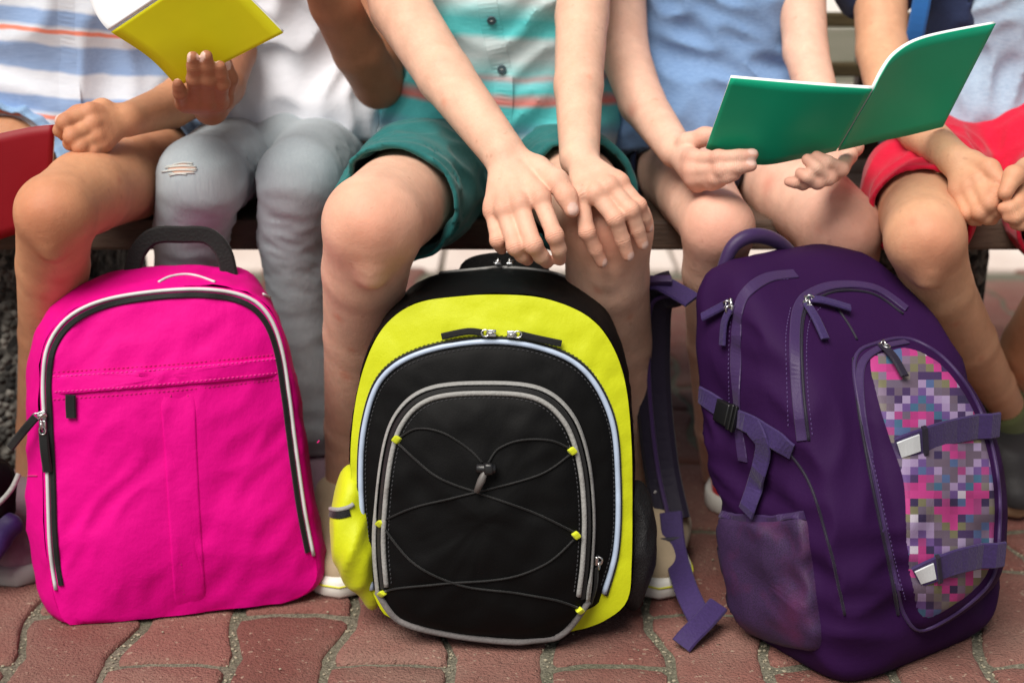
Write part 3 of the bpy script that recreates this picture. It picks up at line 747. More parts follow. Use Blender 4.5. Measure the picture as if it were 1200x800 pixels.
for x, y in ((576, 23), (588, 81), (563, -38)):
    h = sf.hit(x, y)
    if h is None: continue
    c, n = h; s = unit(np.cross(n, [0, 0, 1.0])); u = np.cross(s, n)
    V = []; F = []; seg = 18
    for rr, zz in ((.0052, .001), (.0056, .0028), (.0050, .0036), (.0034, .0030), (.0030, .0030)):
        for k in range(seg): a = 2 * math.pi * k / seg; V.append(c + n * (zz + .0008) + (s * math.cos(a) + u * math.sin(a)) * rr)
    for i in range(4):
        for k in range(seg): k2 = (k + 1) % seg; F.append((i * seg + k, i * seg + k2, (i + 1) * seg + k2, (i + 1) * seg + k))
    F.append(tuple(4 * seg + k for k in range(seg)))
    b = mk('button', V, F, M_BUTTON, shirt3)
    block('button_thread', c + n * .0042, s, n, u, .0028, .0008, .0008, M_THREAD, b)
finish_head(p3, hq, M_HAIR[1])
for (ank, toe) in ((SL[-1][0], ground(398, 703)), (SR[-1][0], ground(772, 704))):
    d = unit((toe - ank) * [1, 1, 0]); shoe(p3, toe - d * .205, toe, M_BEIGE, M_WHITE, M_YEL_LINE)

# ---- child 1: striped shirt, light denim shorts, fist on a red notebook
q1 = upper(P(98, 150, 1.97)[0], 1.97, .15, .12)
K1 = [S(205, 182, 1.93, 50.8), S(150, 207, 1.75, 50.8), S(100, 226, 1.62, 48.9), S(64, 248, 1.535, 44.2)]
S1 = [S(64, 250, 1.535, 44.2), S(62, 310, 1.59, 41.4), S(60, 390, 1.65, 36.7), S(50, 500, 1.71, 29.1), S(40, 605, 1.76, 22.6)]
K1b = [S(60, 172, 1.94, 62), S(-40, 220, 1.75, 58), S(-120, 255, 1.56, 52)]
S1b = [S(-120, 258, 1.56, 52), S(-120, 380, 1.62, 42), S(-118, 610, 1.72, 25)]
a1 = [(q1(.14, 0, .83), .042), S(222, 10, 1.90, 34), S(232, 104, 1.84, 31), S(200, 124, 1.77, 26), S(150, 140, 1.68, 20)]
a1b = [(q1(-.14, 0, .83), .042), S(-110, 60, 1.90, 34), S(-120, 120, 1.82, 31), S(-125, 165, 1.68, 23)]
h1, f1, n1 = hand(a1[-1], [[(106, 132, 1.645), (76, 143, 1.625), (70, 153, 1.632), (76, 160, 1.645)], [(110, 146, 1.64), (84, 160, 1.618), (82, 168, 1.628), (92, 172, 1.642)], [(114, 160, 1.638), (94, 172, 1.618), (94, 178, 1.628), (104, 178, 1.642)], [(120, 170, 1.64), (108, 178, 1.624), (110, 181, 1.634), (118, 180, 1.645)]],
                  [(120, 128, 1.665), (92, 134, 1.665), (72, 142, 1.66)], 1.0)
h1b, f1b, n1b = hand(a1b[-1], [[(-120, 195, 1.64), (-116, 215, 1.60), (-112, 228, 1.60)], [(-128, 198, 1.64), (-126, 220, 1.60), (-122, 232, 1.60)], [(-136, 197, 1.64), (-135, 218, 1.60), (-132, 230, 1.60)], [(-143, 195, 1.64), (-143, 212, 1.60), (-141, 222, 1.60)]], [(-112, 180, 1.66), (-104, 195, 1.64), (-98, 206, 1.63)])
HD, hq = head_tree(q1(0, -.03, 1.045), .3); neck = Cone(q1(0, 0, .86), q1(0, -.02, .97), .045, .042)
body = G(.003, [G(.010, [G(.03, torso_cones(q1, .115)), limb(K1, .03), limb(S1, .03), limb(K1b, .03), limb(S1b, .03), kneecap(K1[-1]), neck, HD]), G(.008, [arm(a1), h1]), G(.008, [arm(a1b), h1b])])
p1 = person('child in blue and white striped shirt and pale denim shorts, fist holding a red notebook', body, f1 + [(K1[-1][0] + [0, -.04, 0], .03)], n1[4:], SK1, (q1(0, 0, 0)[0], 1.92, 0), arms=[(a1, h1), (a1b, h1b)], marks=[(70, 330, .006), (52, 350, .003), (30, 255, .003), (48, 300, .008), (80, 390, .003), (140, 210, .003)])
sh = G(.03, [Cone(q1(-.06, -.01, .475), q1(.06, -.01, .475), .113, .113), Cone(q1(0, -.01, .50), q1(0, 0, .66), .142, .135, (0, 1, 0), .78), Cone(q1(0, 0, .66), q1(0, 0, .82), .13, .115, (0, 1, 0), .74),
             Cone(q1(-.10, 0, .835), q1(.10, 0, .835), .056, .056)] + sleeves(a1, a1b))
shirt1 = garment('shirt', p1, sh, M_SH1, .0045, disp=folds(.006, .10, (1, .6, .8), 22), amp=.007, cuts=[(P(100, 168, 1.86), (0, -.35, -1))])
s_ribbon('placket', Surf(shirt1), [(76, -30), (80, 40), (82, 100), (84, 140)], .026, .0012, M_SH1, shirt1, n=30)
c1 = K1[0][0] * .42 + K1[1][0] * .58; c1b = K1b[0][0] * .4 + K1b[1][0] * .6
shorts(p1, [(K1[:3], c1, unit(K1[2][0] - K1[0][0])), (K1b, c1b, unit(K1b[2][0] - K1b[0][0]))], [Cone(q1(-.055, .005, .465), q1(.055, .005, .465), .088, .088), Cone(q1(0, -.05, .445), q1(0, -.12, .43), .05, .04)], M_DEN, 15, grow=.015)
finish_head(p1, hq, M_HAIR[2])
for ank, toe in ((S1[-1][0], ground(20, 690)), (S1b[-1][0], ground(-130, 690))):
    d = unit((toe - ank) * [1, 1, 0]); shoe(p1, toe - d * .20, toe, M_PINKSHOE, plain('rubber_grey', lin(150, 148, 146), .7) if 'rubber_grey' not in bpy.data.materials else bpy.data.materials['rubber_grey'])

# ---- child 2: white t-shirt, grey jeans, yellow notebook
q2 = upper(P(348, 150, 1.99)[0], 1.99, .12, .10)
K2 = [S(306, 184, 1.98, 42.2), S(264, 190, 1.83, 40.5), S(236, 210, 1.70, 41.4)]
S2 = [S(236, 212, 1.70, 41.4), S(224, 270, 1.725, 33.4), S(222, 360, 1.76, 30.8), S(224, 480, 1.79, 28.2), S(230, 580, 1.83, 21.1)]
K2b = [S(388, 184, 1.98, 42.2), S(368, 190, 1.83, 40.5), S(352, 210, 1.71, 39.6)]
S2b = [S(352, 212, 1.71, 39.6), S(344, 280, 1.735, 29.9), S(356, 380, 1.77, 29.0), S(372, 490, 1.80, 27.3), S(382, 580, 1.84, 21.1)]
a2 = [(q2(.115, 0, .83), .038), S(446, -40, 1.95, 30), S(443, 98, 1.86, 29), S(420, 60, 1.81, 30), S(392, 5, 1.76, 29), S(360, -60, 1.70, 22)]
a2b = [(q2(-.115, 0, .83), .038), S(262, -20, 1.93, 30), S(272, 60, 1.86, 28), S(262, 100, 1.78, 25), S(247, 126, 1.70, 21)]
h2, f1, n1 = hand(a2b[-1], [[(257, 118, 1.64), (260, 98, 1.600), (258, 78, 1.585)], [(243, 119, 1.63), (244, 93, 1.592), (242, 66, 1.576)], [(229, 119, 1.625), (228, 93, 1.590), (226, 67, 1.574)], [(215, 121, 1.625), (211, 109, 1.598), (208, 98, 1.588)]], [(262, 116, 1.68), (268, 92, 1.668), (264, 74, 1.66)], .98)
h2b, f2, n2 = hand(a2[-1], [[(335, -75, 1.65), (318, -72, 1.61), (305, -66, 1.60)], [(334, -64, 1.65), (316, -60, 1.61), (303, -54, 1.60)], [(336, -53, 1.65), (318, -48, 1.61), (306, -43, 1.60)], [(340, -44, 1.65), (325, -38, 1.62), (314, -34, 1.61)]], [(345, -85, 1.66), (330, -92, 1.64), (315, -92, 1.63)])
HD, hq = head_tree(q2(0, -.03, 1.045), -.3); neck = Cone(q2(0, 0, .86), q2(0, -.02, .97), .043, .040)
body = G(.003, [G(.010, [G(.03, torso_cones(q2, .095)), limb(K2, .03), limb(S2, .03), limb(K2b, .03), limb(S2b, .03), neck, HD]), G(.008, [arm(a2), h2b]), G(.008, [arm(a2b), h2])])
p2 = person('child in white t-shirt and faded grey ripped jeans, holding a yellow notebook', body, f1, n1, SK2, (q2(0, 0, 0)[0], 1.94, 0), arms=[(a2, h2b), (a2b, h2)])
sh = G(.03, [Cone(q2(-.045, -.01, .48), q2(.045, -.01, .48), .098, .098), Cone(q2(0, -.01, .50), q2(0, 0, .66), .108, .106, (0, 1, 0), .80), Cone(q2(0, 0, .66), q2(0, 0, .82), .108, .10, (0, 1, 0), .76),
             Cone(q2(-.10, 0, .835), q2(.10, 0, .835), .056, .056)] + sleeves(a2, a2b))
shirt2 = garment('shirt', p2, sh, M_SH2, .0042, disp=folds(.0055, .055, (.35, .4, 1), 41), amp=.006, cuts=[(P(350, 160, 1.88), (0, -.35, -1))])
jt = []
for chain in (K2 + S2[1:], K2b + S2b[1:]):
    jt.append(limb([(p, r + .009 + (.004 if i > 4 else 0)) for i, (p, r) in enumerate(chain)], .03))
end = S2[-1][0][2] + .03
def jean_disp():
    a, b = folds(.0032, .045, (.5, .6, 1), 9), folds(.0035, .022, (.2, .5, 1), 10)
    ks = [S2[0][0] + np.array([0.02, .05, -.05]), S2b[0][0] + np.array([0.02, .05, -.05])]
    def f(p):
        w = sum(np.exp(-((p - k.astype(np.float32)) ** 2).sum(1) / (2 * .05 ** 2)) for k in ks); return a(p) * .35 + b(p) * w * 1.2
    return f
jeans = garment('jeans', p2, G(.005, jt + [Cone(q2(-.045, .005, .465), q2(.045, .005, .465), .084, .084), Cone(q2(0, -.05, .46), q2(0, -.11, .45), .06, .045)]), M_JEAN, .0038, disp=jean_disp(), amp=.007, cuts=[((0, 0, .075), (0, 0, -1))])
sf = Surf(jeans)
for i, (y, w, dx) in enumerate(((191.5, 11, 3), (193.5, 15, -1), (195.5, 18, 0), (198, 17, 2), (200, 20, -2), (202.5, 15, 1), (204.5, 10, -3))):
    s_tube('rip_thread', sf, [(212 + dx - w, y + 1.5), (212 + dx, y - .5 + i % 2), (212 + dx + w, y)], .0007, M_THREAD, jeans, 1.6, n=14)
M_RIP = plain('rip_skin', lin(206, 160, 138), .6); patch('rip', sf, [(195, 198), (200, 193), (214, 191), (228, 194), (232, 199), (224, 203), (206, 204)], .0006, M_RIP, jeans, n=40, rings=5)
finish_head(p2, hq, M_HAIR[0], True)
for ank in (S2[-1][0], S2b[-1][0]): shoe(p2, np.array([ank[0], ank[1] + .05, 0]), np.array([ank[0] + .01, ank[1] - .14, 0]), M_PINKSHOE, M_WHITE)

# ---- child 4: blue t-shirt, green notebook
q4 = upper(P(832, 150, 1.99)[0], 1.99, .14, .11)
K4 = [S(790, 192, 1.94, 49.9), S(815, 226, 1.76, 45.1), S(842, 267, 1.62, 41)]
S4 = [S(842, 269, 1.62, 41), S(836, 318, 1.65, 36), S(838, 400, 1.71, 32.6), S(842, 500, 1.80, 26.9), S(846, 560, 1.88, 22.1)]
K4b = [S(892, 188, 1.97, 51.8), S(935, 225, 1.81, 51.8), S(985, 270, 1.665, 49.0)]
S4b = [S(985, 272, 1.665, 49.0), S(982, 330, 1.69, 43.2), S(975, 420, 1.745, 38.4), S(965, 520, 1.80, 28.8), S(960, 580, 1.84, 23.0)]
a4 = [(q4(.128 * -1, 0, .83), .040), S(722, -50, 1.94, 33), S(731, 60, 1.86, 29), S(752, 120, 1.79, 27), S(792, 176, 1.69, 21)]
a4b = [(q4(.128, 0, .83), .040), S(936, -50, 1.94, 30), S(944, 60, 1.86, 26), S(960, 120, 1.79, 24), S(984, 170, 1.69, 19)]
h4, f1, n1 = hand(a4[-1], [[(814, 187, 1.625), (842, 185, 1.597), (866, 183, 1.587), (882, 181, 1.585)], [(811, 200, 1.622), (845, 199, 1.592), (866, 196, 1.585), (880, 194, 1.584)], [(813, 210, 1.622), (838, 209, 1.597), (852, 207, 1.590), (861, 205, 1.588)], [(818, 216, 1.625), (834, 215, 1.604), (846, 213, 1.598)]], [(806, 168, 1.665), (826, 160, 1.655), (846, 158, 1.65)], 1.02)
h4b, f2, n2 = hand(a4b[-1], [[(994, 182, 1.64), (986, 198, 1.578), (970, 190, 1.570), (957, 183, 1.575)], [(986, 194, 1.635), (971, 208, 1.572), (957, 197, 1.565), (946, 187, 1.572)], [(977, 203, 1.63), (958, 213, 1.570), (946, 207, 1.565), (938, 203, 1.57)], [(967, 209, 1.63), (941, 215, 1.578), (932, 214, 1.573), (924, 213, 1.575)]], [(1000, 172, 1.66), (990, 160, 1.655), (978, 152, 1.65)], .95)
HD, hq = head_tree(q4(0, -.03, 1.045), .1); neck = Cone(q4(0, 0, .86), q4(0, -.02, .97), .045, .042)
body = G(.003, [G(.010, [G(.03, torso_cones(q4, .105)), limb(K4, .02), limb(S4, .03), limb(S4b, .03), kneecap(K4b[-1]), neck, HD]), limb(K4b, .03), G(.008, [arm(a4), h4]), G(.008, [arm(a4b), h4b])])
p4 = person('bare-kneed child in plain blue t-shirt reading an open green notebook', body, f1 + f2 + [(K4[-1][0] + [0, -.03, .0], .03), (K4b[-1][0] + [0, -.03, 0], .035)], n1[:4], SK4, (q4(0, 0, 0)[0], 1.93, 0), arms=[(a4, h4), (a4b, h4b)], marks=[(850, 270, .010), (1000, 280, .012), (960, 270, .008), (975, 225, .004), (900, 215, .010), (740, 130, .006)])
sh = G(.03, [Cone(q4(-.055, -.01, .475), q4(.05, -.01, .475), .112, .112), Cone(q4(-.005, -.01, .50), q4(0, 0, .66), .122, .108, (0, 1, 0), .80), Cone(q4(0, 0, .66), q4(0, 0, .82), .108, .105, (0, 1, 0), .76),
             Cone(q4(-.10, 0, .835), q4(.10, 0, .835), .056, .056)] + sleeves(a4, a4b))
garment('shirt', p4, sh, M_SH4, .0042, disp=folds(.006, .08, (.6, .5, 1), 52), amp=.007, cuts=[(P(800, 172, 1.86), (0, -.35, -1))])
c4 = K4[0][0] * .75 + K4[1][0] * .25; c4b = K4b[0][0] * .7 + K4b[1][0] * .3
shorts(p4, [(K4, c4, unit(K4[2][0] - K4[0][0])), (K4b, c4b, unit(K4b[2][0] - K4b[0][0]))], [Cone(q4(-.055, .005, .465), q4(.055, .005, .465), .088, .088), Cone(q4(0, -.05, .45), q4(0, -.11, .44), .06, .045)], M_NAVY, 16, grow=.007)
finish_head(p4, hq, M_HAIR[0])
for ank, dx in ((S4[-1][0], -.02), (S4b[-1][0], .0)): shoe(p4, np.array([ank[0] + (.03 if dx else 0), ank[1] + .055, 0]), np.array([ank[0] + (-.004 if dx else 0), ank[1] - .135, 0]), M_REDSHOE, M_WHITE)

# ---- child 5: grey tee under a navy jacket, red shorts
q5 = upper(P(1168, 150, 1.99)[0], 1.99, .14, .11)
K5 = [S(1120, 186, 1.95, 52), S(1078, 224, 1.73, 56), S(1084, 278, 1.555, 46)]
S5 = [S(1084, 280, 1.555, 45.2), S(1100, 335, 1.60, 39.1), S(1134, 400, 1.68, 33.1), S(1165, 450, 1.76, 23.5), S(1186, 486, 1.81, 19.1)]
K5b = [S(1215, 185, 1.95, 64), S(1250, 240, 1.74, 58), S(1275, 290, 1.60, 51)]
S5b = [S(1275, 292, 1.60, 51), S(1252, 345, 1.68, 44), S(1215, 405, 1.79, 40), S(1195, 455, 1.87, 28), S(1180, 490, 1.93, 23)]
a5 = [(q5(-.132, 0, .83), .040), S(1030, -40, 1.95, 32), S(1034, 60, 1.88, 30), S(1046, 118, 1.80, 29), S(1080, 155, 1.69, 25), S(1120, 188, 1.615, 20)]
a5b = [(q5(.132, 0, .83), .040), S(1300, -20, 1.93, 32), S(1300, 100, 1.84, 30), S(1262, 150, 1.70, 26), S(1222, 185, 1.62, 20)]
h5, f1, n1 = hand(a5[-1], [[(1156, 206, 1.582), (1166, 228, 1.552), (1172, 236, 1.555), (1178, 238, 1.560)], [(1145, 213, 1.578), (1159, 238, 1.548), (1166, 246, 1.552), (1172, 248, 1.558)], [(1134, 221, 1.580), (1148, 248, 1.552), (1156, 255, 1.555), (1163, 257, 1.560)], [(1123, 226, 1.585), (1134, 250, 1.562), (1140, 257, 1.565), (1147, 259, 1.570)]], [(1140, 190, 1.600), (1160, 198, 1.575), (1172, 212, 1.560)], 1.04)
h5b, f2, n2 = hand(a5b[-1], [[(1200, 216, 1.575), (1194, 238, 1.542), (1184, 244, 1.535), (1176, 244, 1.537)], [(1206, 226, 1.570), (1200, 248, 1.540), (1190, 254, 1.533), (1182, 254, 1.535)], [(1213, 232, 1.570), (1206, 255, 1.543), (1197, 262, 1.538), (1190, 262, 1.540)], [(1220, 234, 1.575), (1214, 258, 1.550), (1206, 265, 1.547)]], [(1204, 198, 1.580), (1188, 206, 1.550), (1178, 226, 1.538)], 1.04)
HD, hq = head_tree(q5(0, -.03, 1.045), -.2); neck = Cone(q5(0, 0, .86), q5(0, -.02, .97), .045, .042)
body = G(.003, [G(.010, [G(.03, torso_cones(q5, .105)), limb(K5, .03), limb(S5, .03), kneecap(K5[-1]), neck, HD]), G(.010, [limb(K5b, .03), limb(S5b, .03)]), G(.008, [arm(a5), h5]), G(.008, [arm(a5b), h5b])])
p5 = person('child in red shorts, grey-blue tee and open navy jacket, hands clasped, dark shoes', body, f1 + f2 + [(K5[-1][0] + [0, -.04, 0], .03)], [], SK5, (q5(0, 0, 0)[0], 1.92, 0), arms=[(a5, h5), (a5b, h5b)], marks=[(1090, 300, .010), (1060, 290, .005), (1120, 380, .004), (1150, 420, .003), (1070, 260, .006)])
def tors5(g, arms=True): return [Cone(q5(-.05, -.01, .475), q5(.05, -.01, .475), .108 + g, .108 + g), Cone(q5(0, -.01, .50), q5(0, 0, .66), .113 + g, .108 + g, (0, 1, 0), .82), Cone(q5(0, 0, .66), q5(0, 0, .82), .108 + g, .105 + g, (0, 1, 0), .78)]
garment('shirt', p5, G(.03, tors5(0)), M_SH5, .0042, disp=folds(.006, .07, (1, .5, .7), 61), amp=.007, cuts=[(P(1150, 164, 1.86), (0, -.35, -1))])
slv = [Cone(q5(-.09, 0, .83), P(1026, -20, 1.95), .062, .052, None, 1, [(P(1026, 16, 1.92), (0.05, -.3, -1))]), Cone(q5(.09, 0, .83), P(1300, -20, 1.94), .062, .052, None, 1, [(P(1300, 14, 1.92), (0, -.3, -1))])]
jc = q5(0, -.15, .6)
garment('jacket', p5, G(.02, tors5(.013) + slv), M_NAVY, .0045, inner=G(.01, tors5(.003) + [Cone(q5(-.035, -.14, .40), q5(-.035, -.14, .80), .085, .06), Cone(q5(.035, -.14, .40), q5(.035, -.14, .80), .085, .06)]), disp=folds(.004, .08, (1, 1, .7), 62), amp=.005, cuts=[((0, 0, .455), (0, 0, -1))])
shorts(p5, [(K5, K5[1][0] * .42 + K5[2][0] * .58, unit(K5[2][0] - K5[0][0])), (K5b, K5b[1][0] * .6 + K5b[2][0] * .4, unit(K5b[2][0] - K5b[0][0]))], [Cone(q5(-.055, .005, .465), q5(.055, .005, .465), .088, .088), Cone(q5(0, -.05, .45), q5(0, -.14, .44), .075, .06)], M_RED, 17, grow=.008)
M_BLUESTRAP = fabric('strap_blue', lin(28, 92, 158)); ribbon('shoulder_strap', catmull([P(1092, -90, 1.88), P(1082, -10, 1.865), P(1072, 45, 1.87), P(1064, 100, 1.90)], 6), (-.3, -1, .2), .022, .006, M_BLUESTRAP, p5)
finish_head(p5, hq, M_HAIR[2])
for ch, toe in ((S5, P(1196, 586, 1.735)), (S5b, P(1225, 575, 1.79))):
    a = ch[-1][0]; toe = np.array([toe[0], toe[1], .004]); heel = np.array([a[0] - .015, a[1] + .045, .055])
    shoe(p5, heel, toe, M_BLACKSHOE, M_TANSOLE)
    sk = [ch[-2], ch[-1]]; pa = sk[0][0] * .35 + sk[1][0] * .65; garment('sock', p5, limb([(pa, sk[0][1] * .4 + sk[1][1] * .62 + .004), (sk[1][0] + [0, 0, -.02], sk[1][1] + .006)], .01), M_SOCK, .004, cuts=[(pa, unit(sk[0][0] - sk[1][0]))])
# ------------------------------------------------------------------ notebooks
def book_mat(name, c):
    t = NT(name); n = t.noise(18, 3); return t.done(t.mix(n, scale_c(c, .93), scale_c(c, 1.05)), .5, t.bump(t.noise(40, 2), .08, .003), Specular_IOR_Level=.3)
M_PAGE = plain('paper_white', lin(236, 236, 240), .85, var=.02, bump=.05)
def leaf_geo(top, bot, th, side, n=28, m=10):
    """bent sheet between two edge curves (3D point lists), given thickness towards side"""
    a, b = resample(catmull(top, 8), n), resample(catmull(bot, 8), n); V, F = [], []
    grid = np.array([[a[i] * (1 - j / m) + b[i] * (j / m) for j in range(m + 1)] for i in range(n)])
    nr = unit(np.cross(np.gradient(grid, axis=0), np.gradient(grid, axis=1)))
    if np.mean(nr @ np.asarray(side, float)) < 0: nr = -nr
    lo, up = grid, grid + nr * th
    M = m + 1
    for L in (lo, up): V += list(L.reshape(-1, 3))
    k = n * M
    for i in range(n - 1):
        for j in range(m):
            q = (i * M + j, (i + 1) * M + j, (i + 1) * M + j + 1, i * M + j + 1); F += [q[::-1], tuple(x + k for x in q)]
    for i in range(n - 1):
        F += [(i * M, (i + 1) * M, (i + 1) * M + k, i * M + k), (i * M + m, i * M + m + k, (i + 1) * M + m + k, (i + 1) * M + m)]
    for j in range(m):
        F += [(j, j + k, j + 1 + k, j + 1), ((n - 1) * M + j, (n - 1) * M + j + 1, (n - 1) * M + j + 1 + k, (n - 1) * M + j + k)]
    return V, F
def inset(c, d, e):
    """move a curve towards another by e metres"""
    c, d = resample(catmull(c, 8), 14), resample(catmull(d, 8), 14); return c + unit(d - c) * e
def notebook(label, base, sheets, cover_m, side, pt=.0035):
    o = empty('notebook', base); tag(o, label, 'notebook', 'open school notebooks')
    for top, bot in sheets:
        mk('cover', *leaf_geo(top, bot, .0007, side), cover_m, o)
        t2, b2 = inset(top, bot, .0005), inset(bot, top, .0025)
        sv = unit(np.asarray(side, float)) * .0012
        mk('pages', *leaf_geo([p + sv for p in t2], [p + sv for p in b2], pt, side), M_PAGE, o)
    return o
M_BG = book_mat('cover_green', lin(0, 164, 124)); M_BY = book_mat('cover_yellow', lin(232, 226, 26)); M_BR = book_mat('cover_red', lin(132, 0, 20))
Lt = [P(856, 92, 1.545), P(915, 97, 1.53), P(975, 102, 1.515), P(1022, 105, 1.51)]; Lb = [P(827, 174, 1.625), P(885, 193, 1.612), P(935, 187, 1.608), P(980, 177, 1.605)]
Rt = [P(1025, 105, 1.51), P(1033, 88, 1.515), P(1050, 64, 1.53), P(1085, 45, 1.55), P(1167, 28, 1.59)]; Rb = [P(982, 177, 1.605), P(1000, 173, 1.61), P(1025, 167, 1.615), P(1060, 160, 1.625), P(1105, 149, 1.64)]
notebook('open green notebook held low over the lap by the child in blue', P(980, 178, 1.605), [(Lt, Lb), (Rt, Rb)], M_BG, (0, .5, .8))
Ya = [P(130, 38, 1.585), P(175, 68, 1.60), P(208, 102, 1.622)]; Yb = [P(243, -38, 1.56), P(285, -8, 1.578), P(332, 39, 1.60)]
Yc = [P(128, 36, 1.585), P(118, 24, 1.60), P(108, 4, 1.63), P(96, -30, 1.66)]; Yd = [P(241, -39, 1.56), P(232, -48, 1.58), P(215, -70, 1.61), P(200, -110, 1.64)]
yb = empty('notebook', P(208, 102, 1.622)); tag(yb, 'bright yellow notebook tilted in the hand of the child in white', 'notebook', 'open school notebooks')
mk('cover', *leaf_geo(Ya, Yb, .0007, (0, .6, .7)), M_BY, yb); mk('pages', *leaf_geo([p + np.array([0, .001, .001]) for p in Ya], [p + np.array([0, .001, .001]) for p in Yb], .003, (0, .6, .7)), M_PAGE, yb)
mk('pages', *leaf_geo(Yc, Yd, .003, (0, -.6, .7)), M_PAGE, yb)
Rt_ = [P(-150, 196, 1.60), P(-40, 166, 1.64), P(30, 150, 1.658), P(64, 146, 1.662)]; Rb_ = [P(-160, 330, 1.60), P(-60, 300, 1.63), P(8, 278, 1.645), P(58, 262, 1.66)]
notebook('red notebook gripped by the fist of the child in striped shirt', P(0, 280, 1.645), [(Rt_, Rb_)], M_BR, (0, 1, .2))
# ------------------------------------------------------------------ backpacks
def nylon(name, c, rough=.55, var=.10, weave=700, bump=.3, spec=.35, wr=.35, sheen=.1):
    t = NT(name); n1 = t.noise(10, 4, .6); w = t.noise(weave, 2); g = t.noise(240, 2, .4, stretch=(1, 1, .2))
    col = t.mix(n1, scale_c(c, 1 - var), scale_c(c, 1 + var)); col = t.mix(t.math('MULTIPLY', w, .3), col, scale_c(c, .72))
    nm = t.bump(w, bump, .0006); nm = t.bump(g, .15, .0008, nm); nm = t.bump(t.noise(24, 4, .55), wr, .006, nm)
    return t.done(col, rough, nm, Specular_IOR_Level=spec, Sheen_Weight=sheen)
def webbing(name, c, dirs=(1, 1, 60)):
    t = NT(name); g = t.noise(12, 1, .3, stretch=(30, 30, 30)); n = t.noise(15, 3)
    return t.done(t.mix(t.math('MULTIPLY', g, .8), scale_c(c, .75), scale_c(c, 1.25)), .7, t.bump(g, .6, .001), Specular_IOR_Level=.3, Sheen_Weight=.15)
M_PINK = nylon('nylon_pink', lin(224, 0, 136), .65, .09, wr=.4, spec=.15, sheen=0); M_PINK2 = nylon('nylon_pink_side', lin(216, 0, 130), .65, .06, wr=.45, spec=.15, sheen=0)
M_BLK = nylon('nylon_black', lin(7, 7, 8), .62, .15, spec=.14, wr=.08, sheen=0); M_YEL = nylon('nylon_yellow', lin(198, 206, 10), .55, .05, wr=.3)
M_PUR = nylon('nylon_purple', lin(44, 15, 60), .7, .14, spec=.12, wr=.15, sheen=0); M_PUR2 = nylon('purple_trim', lin(56, 34, 80), .5, .1, wr=.1); M_PWEB = webbing('webbing_purple', lin(50, 32, 84)); M_PDARK = nylon('purple_dark', lin(24, 16, 38), .6)
M_PIPE = plain('piping_white', lin(206, 206, 208), .45); M_PIPEB = plain('piping_silver_blue', lin(176, 192, 216), .35); M_GREY = webbing('tape_grey', lin(150, 150, 148)); M_GREYD = webbing('binding_grey', lin(112, 108, 108))
M_TAPE = fabric('zip_tape_black', lin(12, 13, 15), .65, .15, 500, .6); M_STEEL = plain('zip_steel', (.62, .62, .62, 1), .28, 1.0); M_PLAST = plain('plastic_black', lin(24, 24, 26), .35); M_BWEB = webbing('webbing_black', lin(7, 7, 8)); M_CORD = fabric('cord_black', lin(12, 12, 13), .6, .2, 900, .6)
M_REFL = plain('reflective_white', lin(196, 200, 204), .35)
class Frame:
    def __init__(s, o, yaw, lean):
        s.o = np.array(o, float); s.U = np.array([math.cos(yaw), math.sin(yaw), 0]); ni = np.array([-math.sin(yaw), math.cos(yaw), 0]); z = np.array([0, 0, 1.0])
        s.V = z * math.cos(lean) + ni * math.sin(lean); s.D = ni * math.cos(lean) - z * math.sin(lean); s.ni = ni
    def uv(s, px, py):
        d = rdir(px, py); t = np.dot(s.o - CO, s.D) / np.dot(d, s.D); p = CO + d * t - s.o; return np.array([p @ s.U, p @ s.V])
    def at(s, u, v, d): return s.o + s.U * u + s.V * v + s.D * d
def pack_body(name, fr, outline, rings, puff, mats, parent, disp, names, n=160, zmin=.0015, power=2.4, vdrift=.12, topin=0.0):
    """front cap + gusset + back cap lofted from the traced front outline; split in parts named by names=(front, side, back)"""
    o = resample(catmull([fr.uv(*q) for q in outline], 10, True), n, True); c = (o.max(0) + o.min(0)) / 2
    def ring(sx, sy, d, du=0.0):
        g = np.clip((o[:, 1] - c[1]) / (o[:, 1].max() - c[1]), 0, 1) ** 1.5 * topin
        q = c + (o - c) * np.stack([1 + (sx - 1) * (1 - g) if sx > 1 else np.full(len(o), sx), np.full(len(o), sy)], 1); return np.array([fr.at(u + du, v + d * vdrift, d) for u, v in q])
    out = []
    def build(nm, rs, cap, mat, flip=False, dn=None):
        V = np.vstack(rs); m = len(rs); F = []
        for i in range(m - 1):
            for k in range(n): k2 = (k + 1) % n; F.append((i * n + k, i * n + k2, (i + 1) * n + k2, (i + 1) * n + k))
        if cap is not None: V = np.vstack([V, cap]); F += [((m - 1) * n + k, (m - 1) * n + (k + 1) % n, m * n) for k in range(n)]
        if disp is not None:
            cen = fr.at(c[0], c[1], .07); nrm = unit(V - cen) if dn is None else np.broadcast_to(dn, V.shape); V = V + nrm * disp(V.astype(np.float32))[:, None]
        V[:, 2] = np.maximum(V[:, 2], zmin + .004 * 0)
        ob = mk(nm, V, F, mat, parent); out.append(ob)
    ss = np.linspace(1, 0, 26)[:-1] ** .7
    fd = lambda s: -puff * (1 - s ** power)
    build(names[0], [ring(s, s, fd(s)) for s in ss], fr.at(c[0], c[1], -puff), mats[0], dn=-fr.D)
    build(names[1], [ring(*r) for r in rings], None, mats[1])
    l = rings[-1]; build(names[2], [ring(l[0] * s, l[1] * s, l[2] + .006 * (1 - s), l[3] if len(l) > 3 else 0) for s in (1, .9, .6, .3)], fr.at(c[0] + (l[3] if len(l) > 3 else 0), c[1] + l[2] * vdrift, l[2] + .006), mats[2], dn=fr.D)
    return out, c
def loft_rings(prof, k=4):
    """densify ring profile (sx, sy, d, du)"""
    p = np.array([tuple(r) + (0.0,) * (4 - len(r)) for r in prof]); return [tuple(x) for x in catmull(p, k)]
